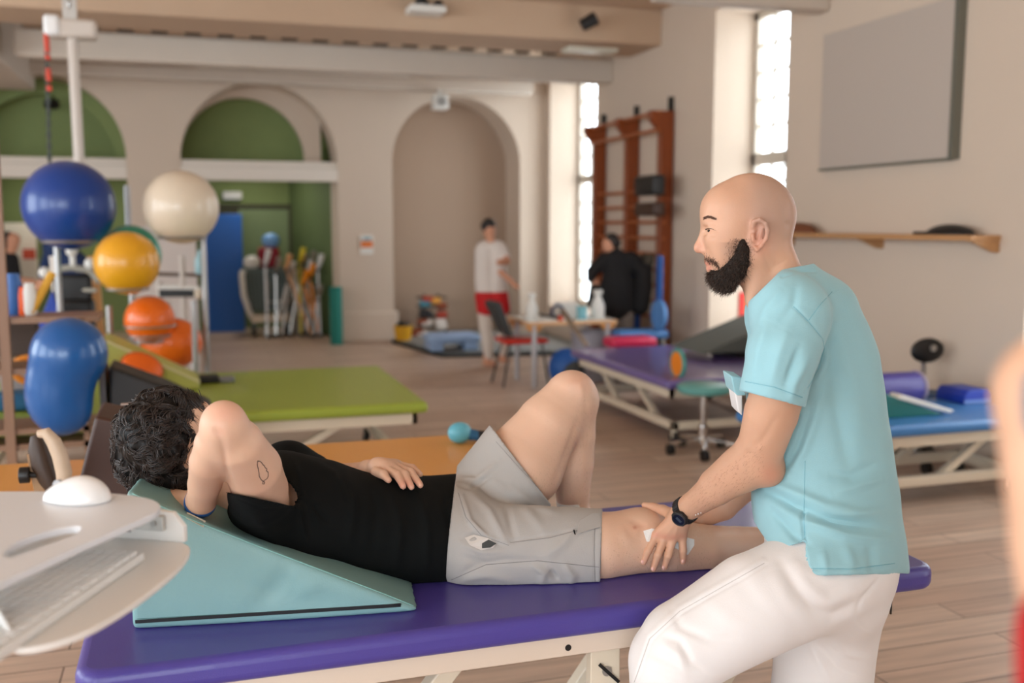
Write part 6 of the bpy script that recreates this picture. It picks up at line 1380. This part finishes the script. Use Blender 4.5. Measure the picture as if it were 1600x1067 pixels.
for i in range(16):
    for j in range(6):
        c_ = kB+e1*(.007+kl*(i+.5))+e2*(.007+kw*(j+.5))
        if key is None:
            P = [e1*(a*kl*.43)+e2*(b2*kw*.43) for a, b2 in ((-1, -1), (1, -1), (1, 1), (-1, 1))]
            key = MB().prism(P, (0, 0, .006)).build('key', mat('key_white', (236, 234, 230), .4), None, bevel=.0015, seg=2); key.parent = tk; o_ = key
        else: o_ = key.copy(); COL.objects.link(o_); o_.parent = tk
        o_.location = Vector((c_.x, c_.y, z1-.0005))-Vector(tk.location)

# ================================================================ PEOPLE FURTHER AWAY
def far_person(label, fills, h=.011):
    """fills: (part, material, list of chains of (px, py, D, rpx), flat)"""
    base = None; t = None
    for part, m, chains, fl in fills:
        allp = [q for c_ in chains for q in c_]; lo2, hi2 = bbox_nodes(allp, .04); lo2[2] = max(lo2[2], -.02)
        g = Field(lo2, hi2, h)
        for c_ in chains: chain(g, c_, .03, fl)
        g.plane((0, 0, .005), (0, 0, -1))
        V, Q = g.mesh(); V = smooth_verts(V, Q, 1, .5)
        if t is None:
            c2 = N_(*allp[0])[0]; t = thing('person', label, 'person', (c2[0], c2[1], 0)); base = (c2[0], c2[1], 0)
        to_object(V, Q, part, m, t, None, base)
    return t
M_fs = mat('far_skin', (206, 148, 118), .6); M_fh = mat('far_hair', (36, 28, 24), .6); D = 11.33
FP = (FWD, 1.5)
far_person('person in a white t-shirt and red shorts standing on the grey mat', [
    ('body', M_fs, [[(764, 355, D, 10), (765, 362, D, 9.5)], [(766, 370, D, 7), (767, 384, D, 9)], [(768, 400, D, 9), (768, 440, D, 9), (768, 460, D, 10)], [(758, 470, D, 9), (758, 515, D, 9), (761, 535, D, 8), (762, 563, D, 5.5)], [(760, 567, D, 6), (772, 570, D, 5)],
        [(783, 475, D, 9), (786, 515, D, 9), (787, 535, D, 8), (784, 556, D, 5)], [(782, 561, D, 5), (792, 563, D, 5)], [(786, 392, D, 7), (792, 408, D-.1, 6), (780, 410, D-.2, 5)], [(782, 425, D-.1, 5), (797, 438, D-.2, 4.5), (808, 449, D-.3, 4)]], None),
    ('hair', M_fh, [[(764, 351, D, 10.5), (761, 353, D, 10)]], None),
    ('white_leggings', mat('far_white_leggings', (216, 204, 192), .8), [[(757, 492, D, 11), (759, 515, D, 10), (762, 535, D, 9.5), (763, 556, D, 7)], [(785, 492, D, 10), (787, 535, D, 9), (785, 552, D, 6)]], None),
    ('t_shirt', mat('far_white_shirt', (226, 216, 208), .8), [[(757, 393, D, 15), (757, 440, D, 15), (759, 450, D, 16)], [(778, 393, D, 15), (778, 440, D, 14.5), (777, 450, D, 16)], [(758, 388, D, 12), (778, 388, D, 12)], [(782, 390, D, 9), (790, 402, D-.05, 8)]], None),
    ('shorts', mat('far_red_shorts', (196, 14, 20), .7), [[(759, 464, D, 17), (759, 482, D, 14.5)], [(778, 464, D, 17), (783, 482, D, 14.5)]], None)])
D = 10.6
far_person('person in loose black clothes standing by the wall bars', [
    ('body', M_fs, [[(951, 380, D, 10), (951, 385, D, 10)], [(955, 392, D, 7), (960, 405, D, 10)], [(922, 425, D, 6), (930, 440, D, 5), (938, 452, D, 5)], [(950, 480, D, 12), (950, 560, D, 9), (950, 610, D, 6)], [(975, 480, D, 12), (975, 560, D, 9), (975, 610, D, 6)]], None),
    ('hair', M_fh, [[(956, 374, D, 10.5), (960, 380, D, 10)]], None),
    ('black_top', mat('far_black_cloth', (16, 14, 16), .85), [[(962, 404, D, 17), (965, 445, D, 26), (962, 474, D, 28)], [(945, 406, D, 12), (926, 424, D, 10), (924, 434, D, 8)], [(932, 455, D, 12), (926, 474, D, 9)], [(985, 407, D, 15), (1005, 422, D, 14), (1005, 450, D, 14), (1000, 478, D, 15)]], None),
    ('trousers', mat('far_dark_trousers', (120, 108, 100), .8), [[(952, 492, D, 16), (950, 560, D, 11), (950, 600, D, 8)], [(975, 492, D, 16), (975, 560, D, 11), (975, 600, D, 8)]], None)])
D = 12.4
far_person('seated dark haired person in a black top at the left edge', [
    ('body', M_fs, [[(20, 374, D, 11), (19, 384, D, 9)], [(17, 390, D, 7), (14, 400, D, 9)], [(32, 438, D, 6), (52, 442, D, 7)], [(15, 450, D, 14), (40, 455, D, 12), (44, 520, D, 8)]], None),
    ('hair', M_fh, [[(13, 372, D, 11), (10, 385, D, 9)]], None),
    ('black_top', mat('far_black_cloth', (16, 14, 16), .85), [[(12, 405, D, 14), (14, 430, D, 17), (14, 450, D, 17)], [(20, 405, D, 9), (27, 432, D, 6)]], None),
    ('jeans', mat('far_jeans', (40, 80, 140), .8), [[(14, 455, D, 16), (42, 460, D, 13), (46, 535, D, 9)]], None)])
D = 10.2
far_person('person in dark navy clothes bending behind the largest blue ball', [
    ('body', M_fs, [[(100, 350, D, 11), (102, 358, D, 10)], [(66, 440, D, 6), (60, 450, D, 5)], [(100, 470, D, 14), (95, 560, D, 9), (95, 600, D, 6)], [(130, 470, D, 14), (130, 560, D, 9), (130, 600, D, 6)]], None),
    ('hair', M_fh, [[(98, 347, D, 11.5), (102, 350, D, 11)]], None),
    ('navy_top', mat('far_navy', (22, 44, 84), .85), [[(88, 385, D, 20), (100, 400, D, 22), (120, 420, D, 24)], [(80, 385, D, 9), (66, 430, D, 7)]], None),
    ('trousers', mat('far_black_cloth', (16, 14, 16), .85), [[(104, 440, D, 22), (98, 520, D, 15), (95, 590, D, 9)], [(130, 440, D, 22), (130, 520, D, 15), (130, 590, D, 9)]], None)])
# very near, cut by the right edge: somebody's bare arm, teal sleeve and red shorts
def K_(X, Y, z, r):                               # metres right, ahead, up, radius
    P = (RGT*X+FWD*Y+np.array([0, 0, z]))[None]; x_, y_ = px_of(P); return (float(x_[0]), float(y_[0]), Y, r*F/depth(Vector(P[0])))
D = .62; M_ns = mat('near_skin', (216, 170, 140), .6)
far_person('person cut by the right edge of the view with a bare arm', [
    ('body', M_ns, [[K_(.62, .86, 1.66, .085), K_(.6, .84, 1.74, .09)], [K_(.62, .88, 1.55, .055), K_(.62, .9, 1.4, .1), K_(.64, .92, 1.0, .1)], [K_(.6, .9, 1.42, .07), K_(.46, .78, 1.49, .055), (1668, 620, D+.02, 108), (1680, 720, D, 105), (1686, 850, D, 98), (1694, 1010, D, 86), K_(.4, .62, 1.22, .03)],
        [K_(.66, .92, 1.42, .07), K_(.84, .98, 1.4, .055), K_(.88, .98, 1.12, .042), K_(.86, .9, .9, .03)], [K_(.58, .9, .85, .065), K_(.55, .9, .5, .055), K_(.55, .92, .06, .04)], [K_(.71, .94, .85, .065), K_(.73, .94, .5, .055), K_(.73, .96, .06, .04)]], None),
    ('hair', mat('far_hair', (36, 28, 24), .6), [[K_(.62, .87, 1.77, .095), K_(.63, .9, 1.7, .09)]], None),
    ('teal_top', mat('near_teal', (22, 100, 128), .8), [[K_(.62, .9, 1.4, .125), K_(.64, .92, 1.0, .13)], [K_(.66, .92, 1.42, .085), K_(.82, .97, 1.4, .07)], [(1648, 605, D-.1, 48), (1650, 665, D-.1, 46)]], None),
    ('shorts', mat('near_red', (176, 20, 24), .8), [[K_(.64, .92, .98, .14), K_(.57, .9, .62, .1)], [K_(.66, .93, .98, .14), K_(.72, .94, .62, .1)]], None),
    ('red_cuff', mat('near_red', (176, 20, 24), .8), [[(1676, 990, D-.03, 84), (1680, 1120, D-.03, 84)]], None)], .009)
